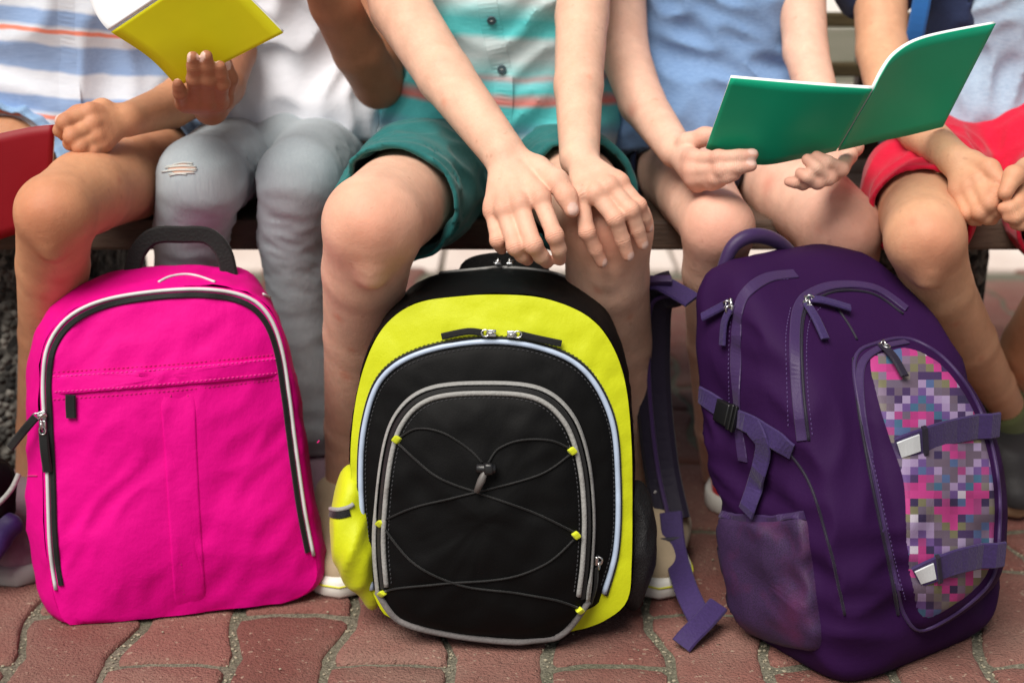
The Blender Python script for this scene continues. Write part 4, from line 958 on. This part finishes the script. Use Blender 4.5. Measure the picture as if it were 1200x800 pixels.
def slider(parent, c, n, along, pull=None, mat=None, L=.030, w=.007, name='zip_pull'):
    """steel zip slider: body, bridge and ring, with a fabric or plastic pull hanging from it"""
    n = unit(n); a = unit(np.asarray(along) - n * np.dot(n, along)); s = np.cross(n, a)
    g = join_geo(box_geo(c + n * .002, a, s, n, .010, .0075, .0035, .3), tube_geo(catmull([c + a * -.004 + n * .003, c + a * -.002 + n * .0072, c + a * .003 + n * .0068, c + a * .005 + n * .003], 4), .0011, False, 6),
                 tube_geo([c + a * (.006 + .0042 * math.cos(t)) + s * .0034 * math.sin(t) + n * .0045 for t in np.linspace(0, 2 * math.pi, 14, endpoint=False)], .0009, True, 6))
    o = mk('zip_slider', *g, M_STEEL, parent)
    if pull is not None:
        p = catmull(np.array(pull), 6); ribbon(name, p, n, w, .0032, mat, o)
    return o

# ---- pink pack
frA = Frame(ground(212, 722), R(11), R(8))
packA = empty('backpack', frA.o); tag(packA, 'bright pink backpack with black zip and white piping, standing on red pavers', 'backpack')
oA = [(54, 640), (51, 560), (49, 500), (47, 445), (53, 402), (76, 370), (115, 350), (170, 340), (235, 335), (285, 342), (315, 362), (332, 400), (342, 460), (351, 530), (361, 600), (372, 650), (370, 682), (345, 703), (280, 712), (200, 722), (120, 734), (88, 735), (66, 712)]
rA = loft_rings([(1.0, 1.0, 0), (1.045, 1.012, .008), (1.10, 1.02, .03, -.004), (1.115, 1.025, .055, -.006), (1.09, 1.02, .085, -.006), (1.02, .985, .11, -.004), (.95, .95, .122, -.002)])
dA = folds(.0038, .10, (1, .5, .7), 71, False, 6); dA2 = folds(.0022, .06, (1, .5, .5), 72, True, 4)
(fA, sA, bA), cA = pack_body('a', frA, oA, rA, .022, (M_PINK, M_PINK2, M_PINK2), packA, lambda p: dA(p) + dA2(p) * .75, ('front_panel', 'side_panel', 'back_panel'), topin=1.0)
sfA = Surf(fA); sfAll = Surf(fA, sA)
pip = [(66, 690), (59, 640), (56, 560), (53, 500), (51, 445), (57, 404), (79, 373), (117, 353), (170, 343), (235, 339), (283, 346), (311, 365), (328, 402), (338, 460), (347, 530), (357, 600), (367, 650)]
p, nr = sfAll.path(pip, 110); tube('piping', p + nr * .0012, .0021, M_PIPE, packA)
inn = [((x - 205) * .957 + 205, (y - 540) * .966 + 540) for x, y in pip]
zt = s_ribbon('zip_tape', sfAll, inn, .0062, .0022, M_TAPE, packA, .0008, 110)
fl = patch('flap', sfA, [(62, 440), (120, 436), (200, 430), (280, 423), (327, 418), (330, 424), (332, 437), (325, 441), (280, 446), (200, 453), (120, 459), (66, 463), (62, 456)], .0035, M_PINK, packA, n=140, rings=6, power=14)
patch('centre_panel', sfA, [(188, 460), (210, 458), (228, 457), (232, 520), (236, 600), (242, 690), (240, 709), (222, 713), (206, 714), (202, 690), (196, 600), (191, 520)], .0012, M_PINK, packA, n=120, rings=6, power=14)
M_STITCH = fabric('stitch_pink', lin(196, 4, 112), .8)
for xs in ([(62, 468), (200, 458), (330, 444)], [(62, 436), (200, 427), (326, 415)], [(200, 462), (206, 580), (216, 700)], [(220, 462), (225, 580), (232, 700)]): s_stitch('stitching', sfA, xs, M_STITCH, packA)
s_ribbon('pull_tab', sfA, [(84, 462), (84, 474), (85, 489)], .011, .0025, M_TAPE, packA, .003)
h = sfAll.hit(52, 496); c, n = h
slider(packA, c + n * .003, n, (0, 0, -1), [c + n * .006 + [0, 0, -.008], c + n * .010 + [.001, 0, -.03], c + n * .010 + [.002, 0, -.052]], M_TAPE, w=.010)
h = sfAll.hit(51, 484); c, n = h
slider(packA, c + n * .003, n, (-1, 0, -.3), [c + n * .006 + [-.006, -.002, -.002], c + n * .010 + [-.02, .0, -.018], P(12, 524, c[1] + .005)], M_TAPE, w=.009)
sfS = Surf(sA)
s_tube('rear_piping', sfS, [(308, 345), (330, 357), (348, 378), (360, 408), (369, 440)], .0017, M_PIPE, packA, .4, n=40)
s_tube('rear_piping', sfS, [(186, 331), (198, 325), (215, 322), (232, 324), (252, 331)], .0015, M_PIPE, packA, .4, n=30)
s_tube('side_seam', sfS, [(24, 558), (34, 557), (44, 557)], .0009, M_STITCH, packA, .4); s_tube('side_seam', sfS, [(366, 520), (372, 519), (378, 517)], .0009, M_STITCH, packA, .4)
M_STP = fabric('stitch_pale_pink', lin(240, 60, 160), .8)
for xs in ([(62, 441), (200, 432), (328, 420)], [(64, 459), (200, 449), (331, 436)]): s_stitch('stitching', Surf(fl, fA), xs, M_STP, fl)
hp = catmull([P(154, 325, 1.605), P(161, 296, 1.612), P(180, 277, 1.617), P(213, 275, 1.619), P(244, 277, 1.617), P(262, 296, 1.612), P(269, 325, 1.605)], 7)
nrm = [unit(np.array([0, -1, .15]))] * len(hp); ribbon('carry_handle', hp, (0.0, -1, .18), .019, .005, M_BWEB, packA)
for s, x in ((-1, 120), (1, 300)):
    q = [frA.at(s * .055, .30, .130), frA.at(s * .065, .26, .150), frA.at(s * .075, .16, .155), frA.at(s * .09, .06, .140), frA.at(s * .10, .025, .130)]
    ribbon('shoulder_strap', catmull(q, 6), frA.D, .05, .010, M_PINK2, packA)

# ---- black and yellow pack
frB = Frame(ground(578, 752), R(-3), R(9))
packB = empty('backpack', frB.o); tag(packB, 'black and neon yellow backpack with elastic cord lacing on its front pocket', 'backpack')
oB = [(442, 706), (420, 640), (411, 560), (414, 490), (426, 432), (449, 384), (486, 356), (540, 347), (590, 345), (640, 350), (688, 370), (716, 402), (733, 450), (740, 520), (741, 600), (740, 660), (736, 700), (716, 722), (680, 737), (600, 748), (510, 742), (462, 726)]
rB = loft_rings([(1.0, 1.0, 0), (1.012, 1.008, .010), (1.02, 1.015, .04), (1.015, 1.015, .08), (.99, 1.005, .12), (.94, .98, .15), (.90, .95, .158)])
dB = folds(.0018, .08, (1, .5, .8), 81, False, 6); dB2 = folds(.0012, .04, (1, .5, .5), 82, True, 5)
(fB, sB, bB), cB = pack_body('b', frB, oB, rB, .018, (M_YEL, M_BLK, M_BLK), packB, lambda p: dB(p) + .9 * dB2(p), ('front_panel', 'side_panel', 'back_panel'))
sfB = Surf(fB); outB = -frB.D
o1 = [(436, 690), (428, 640), (423, 560), (428, 495), (448, 442), (493, 413), (565, 400), (632, 407), (684, 433), (716, 489), (724, 562), (722, 641), (708, 694), (690, 716), (600, 738), (500, 734), (455, 716)]
f1 = patch('upper_pocket', sfB, o1, .008, M_BLK, packB, outB, n=160, rings=14, power=10, dome=.2, disp=folds(.0010, .05, (1, 1, 1), 83, False))
sf1 = Surf(f1, fB)
arc = o1[0:13]
p, nr = sf1.path([(x, y) for x, y in arc], 120); tube('piping', p + outB * .0018, .0030, M_PIPEB, packB)
out1 = [((x - 577) * 1.016 + 577, (y - 570) * 1.022 + 570) for x, y in arc]
p, nr = sfB.path(out1, 120); tube('zip_welt', p + outB * .001, .0022, M_TAPE, packB)
o2 = [(442, 694), (438, 628), (447, 535), (464, 484), (500, 455), (565, 448), (632, 454), (670, 484), (689, 535), (696, 601), (694, 660), (689, 706), (658, 744), (605, 752), (519, 742), (466, 726)]
f2 = patch('front_pocket', sf1, o2, .030, M_BLK, packB, outB, n=160, rings=20, power=12, dome=.28, disp=folds(.0018, .05, (1, 1, 1), 84, False))
sf2 = Surf(f2, f1)
def scaled(pts, k, ky=None, c=(567, 605)): ky = ky or k; return [((x - c[0]) * k + c[0], (y - c[1]) * ky + c[1]) for x, y in pts]
arc2 = o2[0:12]
s_ribbon('zip_tape', sf2, scaled(arc2, .985), .0068, .0022, M_GREY, packB, .0012, 120)
s_tube('piping', sf2, scaled(arc2, .905, .915), .0027, M_GREY, packB, .5, n=120)
s_ribbon('zip_gap', sf2, scaled(arc2, .945, .95), .006, .0018, M_TAPE, packB, .0004, 120)
bot = [o2[i % 16] for i in (11, 12, 13, 14, 15, 16)]
s_tube('binding', sf2, scaled(bot, .985, .985), .0036, M_GREYD, packB, .5, n=70)
M_STB = fabric('stitch_grey', lin(52, 52, 56), .8)
s_stitch('stitching', sf1, scaled(arc, .965, .955, (577, 570)), M_STB, f1)
s_stitch('stitching', sf2, scaled(arc2, .865, .885), M_STB, f2)
s_stitch('stitching', sfB, [((x - 577) * 1.028 + 577, (y - 570) * 1.042 + 570) for x, y in arc], fabric('stitch_yellow', lin(160, 170, 20), .8), fB)
# elastic lacing
M_LOOP = fabric('loop_yellow', lin(206, 216, 40), .6)
loops = {'ul': (467, 515), 'ur': (669, 528), 'ml': (448, 613), 'mr': (674, 626), 'll': (450, 694), 'lr': (678, 713)}
def cord(px): s_tube('elastic_cord', sf2, px, .0011, M_CORD, packB, 1.15, n=60)
cord([(565, 542), (552, 528), (520, 507), (490, 502), (470, 512)]); cord([(572, 542), (585, 525), (612, 515), (645, 516), (668, 526)])
cord([(468, 520), (512, 558), (566, 579), (625, 600), (673, 623)]); cord([(668, 532), (632, 556), (560, 576), (486, 594), (450, 610)])
cord([(450, 617), (486, 660), (540, 685), (605, 694), (650, 702), (677, 711)]); cord([(672, 632), (640, 660), (592, 677), (520, 683), (470, 688), (452, 692)])
for k, (x, y) in loops.items():
    h = sf2.hit(x, y)
    if h is None: continue
    c, n = h; sgn = -1 if 'l' == k[-1] else 1
    block('cord_loop', c + n * .003, unit(np.array([sgn * .8, 0, .6])), np.cross(n, unit(np.array([sgn * .8, 0, .6]))), n, .0075, .008, .006, M_LOOP, packB, .35)
h = sf2.hit(569, 547); c, n = h
lk = mk('cord_lock', *join_geo(tube_geo([c + n * .008 + frB.U * t for t in (-.010, -.009, .009, .010)], [.004, .005, .005, .004], False, 12), box_geo(c + n * .008 + frB.U * .002, frB.U, n, frB.V, .010, .012, .012, .3)), M_PLAST, packB)
mk('cord_end', *tube_geo([c + n * .009, c + n * .010 + frB.V * -.012 - frB.U * .005, c + n * .009 + frB.V * -.024 - frB.U * .010], [.003, .0042, .0030], False, 10), plain('cord_end_grey', lin(96, 92, 90), .5), lk)
for x0, x1, x2, y0, y1, sg in ((576, 548, 518, 390, 388, -1), (600, 630, 658, 391, 396, 1)):
    h = sfB.hit(x0, y0); c, n = h; e = sfB.hit(x1, y1); e2 = sfB.hit(x2, y1 + 6)
    slider(packB, c + n * .004, n, frB.U * sg, [c + n * .006 + frB.U * sg * .008, e[0] + n * .007, e2[0] + n * .006], M_TAPE, w=.007)
h = sf2.hit(693, 655); c, n = h
slider(packB, c + n * .004, n, (0, 0, -1), [c + n * .006 + [0, 0, -.008], c + n * .009 + [-.004, 0, -.03], c + n * .008 + [-.008, 0, -.05]], M_TAPE, w=.010)
sfSB = Surf(sB)
s_tube('gusset_zip', sfSB, [(478, 336), (492, 327), (512, 321), (560, 316), (590, 314), (630, 317), (660, 324), (686, 342)], .0018, M_GREY, packB, .3, n=70)
for x in (583, 598):
    h = sfSB.hit(x, 314)
    if h: slider(packB, h[0] + h[1] * .003, h[1], frB.ni * .6 + np.array([0, 0, .9]))
hb = catmull([frB.at(-.040, .365, .150), frB.at(-.038, .385, .160), frB.at(0, .392, .163), frB.at(.038, .385, .160), frB.at(.040, .365, .150)], 7); ribbon('carry_handle', hb, frB.D, .022, .006, M_BWEB, packB)
# side pockets
def side_pocket(chain, mat, rim_px, rimY, lo=-1):
    t = G(.03, [Cone(*chain[i][:1], chain[i + 1][0], chain[i][1], chain[i + 1][1], frB.U, .52) for i in range(len(chain) - 1)])
    v, f = sdf_mesh(t, .0036, disp=folds(.002, .05, (1, 1, .6), 86), amp=.003, cuts=[((0, 0, .003), (0, 0, -1))]); return mk('side_pocket', v, f, mat, packB)
kY = 1.50
pk = side_pocket([S(411, 580, 1.475, 32), S(419, 632, 1.475, 42), S(436, 684, 1.465, 26)], M_YEL, None, None)
sp = Surf(pk)
s_tube('pocket_hem', sp, [(373, 570), (376, 584), (384, 594), (396, 597), (408, 594), (414, 590)], .0024, M_GREY, pk, .4, n=40); s_ribbon('pocket_trim', sp, [(374, 578), (379, 592), (388, 601), (398, 603), (410, 600)], .008, .0015, M_TAPE, pk, .0006, 40)
t = NT('mesh_black'); vo = t.node('ShaderNodeTexVoronoi'); vo.inputs['Scale'].default_value = 800; t.link(t.tc.outputs['Object'], vo.inputs['Vector'])
M_MESH = t.done(t.ramp(vo.outputs['Distance'], [(.2, lin(8, 8, 9)), (.6, lin(38, 38, 40))]), .6, t.bump(vo.outputs['Distance'], .8, .001))
pk2 = side_pocket([S(744, 595, 1.50, 30), S(744, 640, 1.495, 34), S(738, 686, 1.485, 26)], M_MESH, None, None)
s_tube('pocket_hem', Surf(pk2), [(748, 556), (760, 560), (770, 570), (777, 590), (778, 612)], .0016, M_GREYD, pk2, .4, n=30)
for s in (-1, 1):
    q = [frB.at(s * .05, .36, .165), frB.at(s * .065, .32, .195), frB.at(s * .08, .18, .20), frB.at(s * .10, .06, .17)]
    ribbon('shoulder_strap', catmull(q, 6), frB.D, .05, .010, M_BLK, packB)

# ---- purple pack, turned so its left side and its front both show
FL = np.array([.328, 1.306, 0]); yaw = R(34); Wd = np.array([math.cos(yaw), math.sin(yaw), 0]); Dd = np.array([-math.sin(yaw), math.cos(yaw), 0])
packC = empty('backpack', FL + Wd * .12 + Dd * .1); tag(packC, 'large purple backpack with mosaic print front pocket and two webbing straps', 'backpack')
def catv(xs, ys, z): return float(np.interp(z, xs, ys))
zz = np.array([0, .02, .06, .12, .20, .27, .32, .36, .39, .41, .418]) * .93
dfr = catmull(np.stack([zz, np.array([.012, .002, .0, .002, .020, .052, .085, .125, .165, .200, .222])], 1), 6)
dbk = catmull(np.stack([zz, np.array([.180, .188, .198, .212, .236, .256, .268, .275, .275, .268, .252])], 1), 6)
hw = catmull(np.stack([zz, np.array([.112, .122, .128, .130, .130, .127, .123, .116, .106, .090, .06])], 1), 6)
def ringC(z, n=140):
    a, b, w = catv(dfr[:, 0], dfr[:, 1], z), catv(dbk[:, 0], dbk[:, 1], z), catv(hw[:, 0], hw[:, 1], z)
    out = []
    for k in range(n):
        t = 2 * math.pi * k / n; e = 2 / 5.6
        x = math.copysign(abs(math.cos(t)) ** e, math.cos(t)) * w; y = math.copysign(abs(math.sin(t)) ** e, math.sin(t))
        out.append(FL + Wd * (.128 + x) + Dd * ((a + b) / 2 + y * (b - a) / 2) + np.array([0, 0, z]))
    return out
zs = np.concatenate([[0.001, .003, .008], np.linspace(.014, .372, 60), [.378, .382, .386, .3885]]); n = 140
V = np.array([p for z in zs for p in ringC(z, n)]); V[:n, 2] = .0015
cen = np.array([FL + Wd * .128 + Dd * .13 + np.array([0, 0, z]) for z in zs for _ in range(n)]); nr = unit((V - cen) * [1, 1, .2])
dC = folds(.0040, .10, (1, 1, .8), 91, False, 6); dC2 = folds(.0065, .085, (1, 1, 1), 95, True, 3)
V = V + nr * ((dC(V.astype(np.float32)) + dC2(V.astype(np.float32)) * .6) * np.clip(V[:, 2] / .03, 0, 1))[:, None]
F = [(i * n + k, i * n + (k + 1) % n, (i + 1) * n + (k + 1) % n, (i + 1) * n + k) for i in range(len(zs) - 1) for k in range(n)]
V = np.vstack([V, V[:n].mean(0), V[-n:].mean(0) + [0, 0, .001]]); m = len(zs)
F += [((k + 1) % n, k, m * n) for k in range(n)] + [((m - 1) * n + k, (m - 1) * n + (k + 1) % n, m * n + 1) for k in range(n)]
mainC = mk('main_body', V, F, M_PUR, packC); sfC = Surf(mainC)
oF = [(1001, 418), (1028, 400), (1068, 396), (1112, 424), (1148, 478), (1168, 546), (1172, 618), (1159, 686), (1088, 738), (1060, 722), (1046, 662), (1024, 559), (1007, 480)]
nF = unit(-Dd + np.array([0, 0, .12]))
t = NT('mosaic_print'); uvn = t.node('ShaderNodeUVMap', uv_map='print').outputs[0]
vm = t.node('ShaderNodeVectorMath'); vm.operation = 'SCALE'; vm.inputs['Scale'].default_value = 10.8; t.link(uvn, vm.inputs[0])
fv = t.node('ShaderNodeVectorMath'); fv.operation = 'FLOOR'; t.link(vm.outputs[0], fv.inputs[0])
wn_ = t.node('ShaderNodeTexWhiteNoise'); wn_.noise_dimensions = '2D'; t.link(fv.outputs[0], wn_.inputs['Vector'])
sx = t.node('ShaderNodeSeparateXYZ'); t.link(fv.outputs[0], sx.inputs[0])
zig = t.math('ABSOLUTE', t.math('SUBTRACT', t.math('FLOORED_MODULO', sx.outputs[0], 8.0), 4.0)); row = t.math('FLOORED_MODULO', t.math('ADD', sx.outputs[1], zig), 9.0)
chev = t.ramp(t.math('DIVIDE', row, 9.0), [(0, lin(206, 66, 142)), (.12, lin(190, 60, 130)), (.22, lin(96, 70, 118)), (.33, lin(66, 112, 140)), (.44, lin(112, 84, 146)), (.55, lin(172, 150, 190)), (.66, lin(110, 96, 108)), (.78, lin(126, 124, 84)), (.89, lin(92, 66, 120))], 'CONSTANT')
rnd = t.ramp(wn_.outputs['Value'], [(0, lin(70, 52, 92)), (.14, lin(112, 100, 116)), (.3, lin(84, 110, 154)), (.42, lin(134, 116, 138)), (.56, lin(176, 70, 132)), (.68, lin(178, 160, 196)), (.78, lin(128, 120, 110)), (.88, lin(52, 44, 76)), (.95, lin(214, 206, 220))], 'CONSTANT')
wn2 = t.node('ShaderNodeTexWhiteNoise'); wn2.noise_dimensions = '2D'; va = t.node('ShaderNodeVectorMath'); va.operation = 'ADD'; va.inputs[1].default_value = (31, 17, 0); t.link(fv.outputs[0], va.inputs[0]); t.link(va.outputs[0], wn2.inputs['Vector'])
col = t.mix(t.ramp(wn2.outputs['Value'], [(.54, (0, 0, 0, 1)), (.55, (1, 1, 1, 1))], 'CONSTANT'), chev, rnd)
M_MOS = t.done(t.mix(.38, col, lin(46, 30, 66)), .6, t.bump(t.noise(700, 2), .3, .0006), Specular_IOR_Level=.3)
fp = patch('front_pocket', sfC, oF, .028, M_PUR, packC, nF, n=150, rings=16, power=10, dome=.3, disp=folds(.0015, .05, (1, 1, 1), 93, False))
sfF = Surf(fp, mainC)
oP = [(1018, 418), (1040, 407), (1068, 404), (1107, 427), (1142, 479), (1163, 547), (1167, 618), (1154, 682), (1090, 728), (1072, 706), (1062, 640), (1058, 566), (1042, 515), (1028, 470)]
pr = patch('printed_panel', sfF, oP, .0022, M_MOS, fp, nF, n=120, rings=12, power=14, dome=.1, uvs=True)
s_tube('pocket_piping', sfF, scaled(oF, .985, .985, (1085, 565)), .0022, M_PUR2, fp, .3, True, 140)
s_ribbon('zip_tape', sfF, [(1052, 690), (1036, 620), (1020, 540), (1009, 470), (1010, 428), (1030, 409), (1062, 401)], .009, .002, M_PUR2, fp, .0005, 70)
sfP = Surf(pr, fp, mainC)
for (xa, ya), (xb, yb), (xt, yt) in (((1048, 526), (1150, 497), (1176, 488)), ((1070, 675), (1155, 648), (1190, 632))):
    p, nr = sfP.path([(xa, ya), ((xa + xb) / 2, (ya + yb) / 2 - 3), (xb - 8, yb + 2)], 24); e = p[-1] + unit(p[-1] - p[-2]) * .030 + nF * .010
    st = ribbon('webbing_strap', np.vstack([p + nF * .004, (p[-1] + e) / 2 + nF * .006, e + nF * .002]), nF, .0265, .0028, M_PWEB, packC)
    ribbon('reflective_band', p[:7] + nF * .0062, nF, .018, .0014, M_REFL, st)
    ribbon('strap_keeper', np.array([p[7] + nF * .006, p[8] + nF * .0065]), nF, .031, .005, M_PDARK, st)
s_ribbon('side_band', sfC, [(932, 321), (902, 325), (880, 338), (867, 358), (863, 400), (863, 450), (866, 500), (871, 540)], .0135, .0016, M_PUR2, packC, .0004, 60)
s_ribbon('zip_tape', sfC, [(940, 516), (934, 460), (931, 400), (935, 362), (950, 344), (982, 334), (1026, 338), (1062, 362)], .011, .002, M_PUR2, packC, .0004, 60)
s_tube('zip_welt', sfC, [(948, 516), (942, 460), (939, 400), (943, 366), (956, 351), (984, 341), (1024, 345), (1058, 368)], .0016, M_PDARK, packC, .3, n=60)
s_tube('panel_seam', sfC, [(980, 360), (994, 380), (1004, 398)], .0013, M_PDARK, packC, .3, n=20); s_tube('panel_seam', sfC, [(1000, 420), (1006, 480), (1020, 560), (1042, 664), (1052, 720)], .0018, M_PDARK, packC, .3, n=60)
s_tube('panel_seam', sfC, [(868, 498), (905, 512), (946, 560), (972, 640), (990, 720)], .0014, M_PDARK, packC, .3, n=40)
M_STV = fabric('stitch_violet', lin(74, 50, 104), .8)
for xs in ([(924, 327), (898, 331), (874, 348), (858, 370), (854, 420), (855, 480)], [(924, 500), (922, 440), (921, 392), (927, 358)], [(952, 510), (947, 460), (945, 410), (949, 376), (962, 360)], [(1014, 500), (1030, 570), (1050, 660), (1062, 705)]): s_stitch('stitching', sfF, xs, M_STV, packC)
def s_slider(px, py, along, pulls, mat, w):
    h = sfP.hit(px, py)
    if h is None: return
    c, n = h; pl = []
    for x, y, lift in pulls:
        e = sfP.hit(x, y); pl.append(e[0] + e[1] * lift)
    slider(packC, c + n * .002, n, pl[0] - c, [c + n * .005] + pl, mat, w=w)
s_slider(858, 356, None, [(846, 364, .008), (830, 373, .010)], M_PWEB, .010); s_slider(860, 362, None, [(855, 378, .008), (851, 404, .007)], M_PWEB, .010)
s_slider(946, 354, None, [(962, 358, .008), (992, 366, .008)], M_PWEB, .010); s_slider(944, 360, None, [(952, 378, .008), (964, 401, .006)], M_PWEB, .010); s_slider(1034, 409, None, [(1044, 424, .008), (1056, 446, .008)], M_PDARK, .009)
# compression strap with buckle and hanging tail
s_ribbon('compression_strap', sfC, [(822, 462), (840, 474), (858, 486)], .020, .0025, M_PWEB, packC, .002, 14); s_ribbon('compression_strap', sfC, [(866, 490), (886, 500), (908, 514), (930, 528)], .020, .0025, M_PWEB, packC, .002, 16)
h = sfC.hit(852, 483); h2 = sfC.hit(866, 491); a = unit(h2[0] - h[0]); nb = h[1]
bk = mk('buckle', *join_geo(box_geo(h[0] + nb * .006, a, np.cross(nb, a), nb, .026, .024, .008, .25), box_geo(h[0] + nb * .006 + a * .017, a, np.cross(nb, a), nb, .007, .028, .007, .25), box_geo(h[0] + nb * .006 + a * .025, a, np.cross(nb, a), nb, .004, .028, .006, .25)), M_PLAST, packC)
p, nr = sfC.path([(886, 500), (899, 522), (893, 560), (882, 598)], 20); ribbon('strap_tail', p + nr * np.linspace(.005, .010, len(p))[:, None], nr, .021, .0022, M_PWEB, packC)
t = NT('mesh_purple'); vo = t.node('ShaderNodeTexVoronoi'); vo.inputs['Scale'].default_value = 800; t.link(t.tc.outputs['Object'], vo.inputs['Vector']); nn = t.noise(16, 3)
cc = t.ramp(vo.outputs['Distance'], [(.2, lin(28, 14, 42)), (.6, lin(56, 32, 74))]); cc = t.mix(t.ramp(nn, [(.55, (0, 0, 0, 1)), (.75, (.35, .35, .35, 1))]), cc, lin(110, 24, 78))
M_PMESH = t.done(cc, .65, t.bump(vo.outputs['Distance'], .35, .0006))
sp_ = patch('side_pocket', sfC, [(836, 602), (865, 606), (905, 608), (942, 604), (950, 640), (958, 700), (962, 758), (930, 760), (890, 748), (858, 728), (846, 680), (839, 640)], .012, M_PMESH, packC, unit(-Wd - Dd * .25), n=110, rings=10, power=10, disp=folds(.002, .04, (1, 1, 1), 94, False))
s_ribbon('pocket_hem', Surf(sp_, mainC), [(835, 601), (865, 606), (905, 608), (944, 603)], .009, .0025, M_PUR2, sp_, .001, 40)
# top handle
tp = FL + Wd * .128 + Dd * .232
hh = catmull([P(846, 318, 1.565), P(858, 290, 1.568), P(878, 277, 1.575), P(902, 279, 1.59), P(922, 292, 1.605), P(938, 314, 1.615)], 7); tube('carry_handle', hh, [.0065 + .002 * math.sin(math.pi * i / (len(hh) - 1)) for i in range(len(hh))], M_PUR2, packC, seg=12)
# shoulder straps behind
def strap(pts, w, th, mat, name='shoulder_strap', nrm=None): return ribbon(name, catmull(pts, 7), -Dd if nrm is None else nrm, w, th, mat, packC)
strap([P(812, 352, 1.585), P(795, 342, 1.60), P(776, 332, 1.615), P(764, 330, 1.622)], .024, .004, M_PWEB, nrm=(-.1, -.5, .9))
block('strap_buckle', P(772, 331, 1.614), (1, -.3, .1), (.1, .6, -.8), (0, .8, .6), .030, .016, .010, M_PUR2, packC, .25)
s1 = strap([P(790, 338, 1.612), P(768, 350, 1.628), P(764, 400, 1.64), P(766, 470, 1.645), P(775, 550, 1.63), P(788, 610, 1.60)], .042, .011, M_PDARK, nrm=(-.25, -1, .1))
ribbon('strap_edge', catmull([P(786, 346, 1.607), P(764, 356, 1.620), P(760, 402, 1.632), P(762, 470, 1.637), P(771, 550, 1.622), P(784, 608, 1.592)], 7), (-.25, -1, .1), .005, .003, M_PUR2, s1)
strap([P(786, 600, 1.592), P(791, 645, 1.555), ground(804, 690, .030), ground(820, 724, .016)], .026, .003, M_PWEB, nrm=(-.2, -.75, .6))
block('strap_buckle', P(787, 640, 1.566), (1, 0, .1), (0, .5, 1), (0, 1, -.3), .030, .022, .008, M_PDARK, packC, .25)
strap([ground(842, 708, .030), ground(824, 728, .022), ground(808, 744, .014), ground(798, 756, .006)], .023, .004, M_PWEB, name='strap_tail', nrm=(.2, -.4, 1))
s2 = [FL + Wd * .19 + Dd * d + np.array([0, 0, z]) for d, z in ((.255, .36), (.285, .33), (.29, .2), (.26, .08), (.235, .03))]; strap(s2, .045, .011, M_PDARK, nrm=Dd)

# ---- small dark bag at the foot of the striped-shirt child
bag = empty('shoulder_bag', ground(-40, 690)); tag(bag, 'dark shoulder bag with grey piping and purple base beside the pink backpack', 'bag')
tr = G(.01, [Cone(P(-90, 560, 1.57), P(-14, 566, 1.56), .04, .030), Cone(P(-90, 600, 1.565), P(-16, 594, 1.555), .04, .030)])
v, f = sdf_mesh(tr, .004, disp=folds(.003, .05, (1, 1, 1), 99), amp=.004, cuts=[((0, 0, .075), (0, 0, -1))]); mk('bag_body', v, f, M_BLK, bag)
tr = G(.01, [Cone(P(-90, 620, 1.545), P(16, 614, 1.54), .03, .009), Cone(P(-60, 640, 1.535), P(-14, 642, 1.528), .03, .014), Cone(P(12, 614, 1.54), P(-10, 652, 1.525), .010, .010)])
v, f = sdf_mesh(tr, .004, disp=folds(.003, .05, (1, 1, 1), 98), amp=.004, cuts=[((0, 0, .002), (0, 0, -1))]); mk('bag_base', v, f, nylon('purple_base', lin(40, 14, 76)), bag)
tube('piping', catmull([P(-60, 612, 1.518), P(-20, 602, 1.520), P(0, 588, 1.524), P(14, 572, 1.53), P(22, 555, 1.54)], 6), .003, M_GREY, bag)
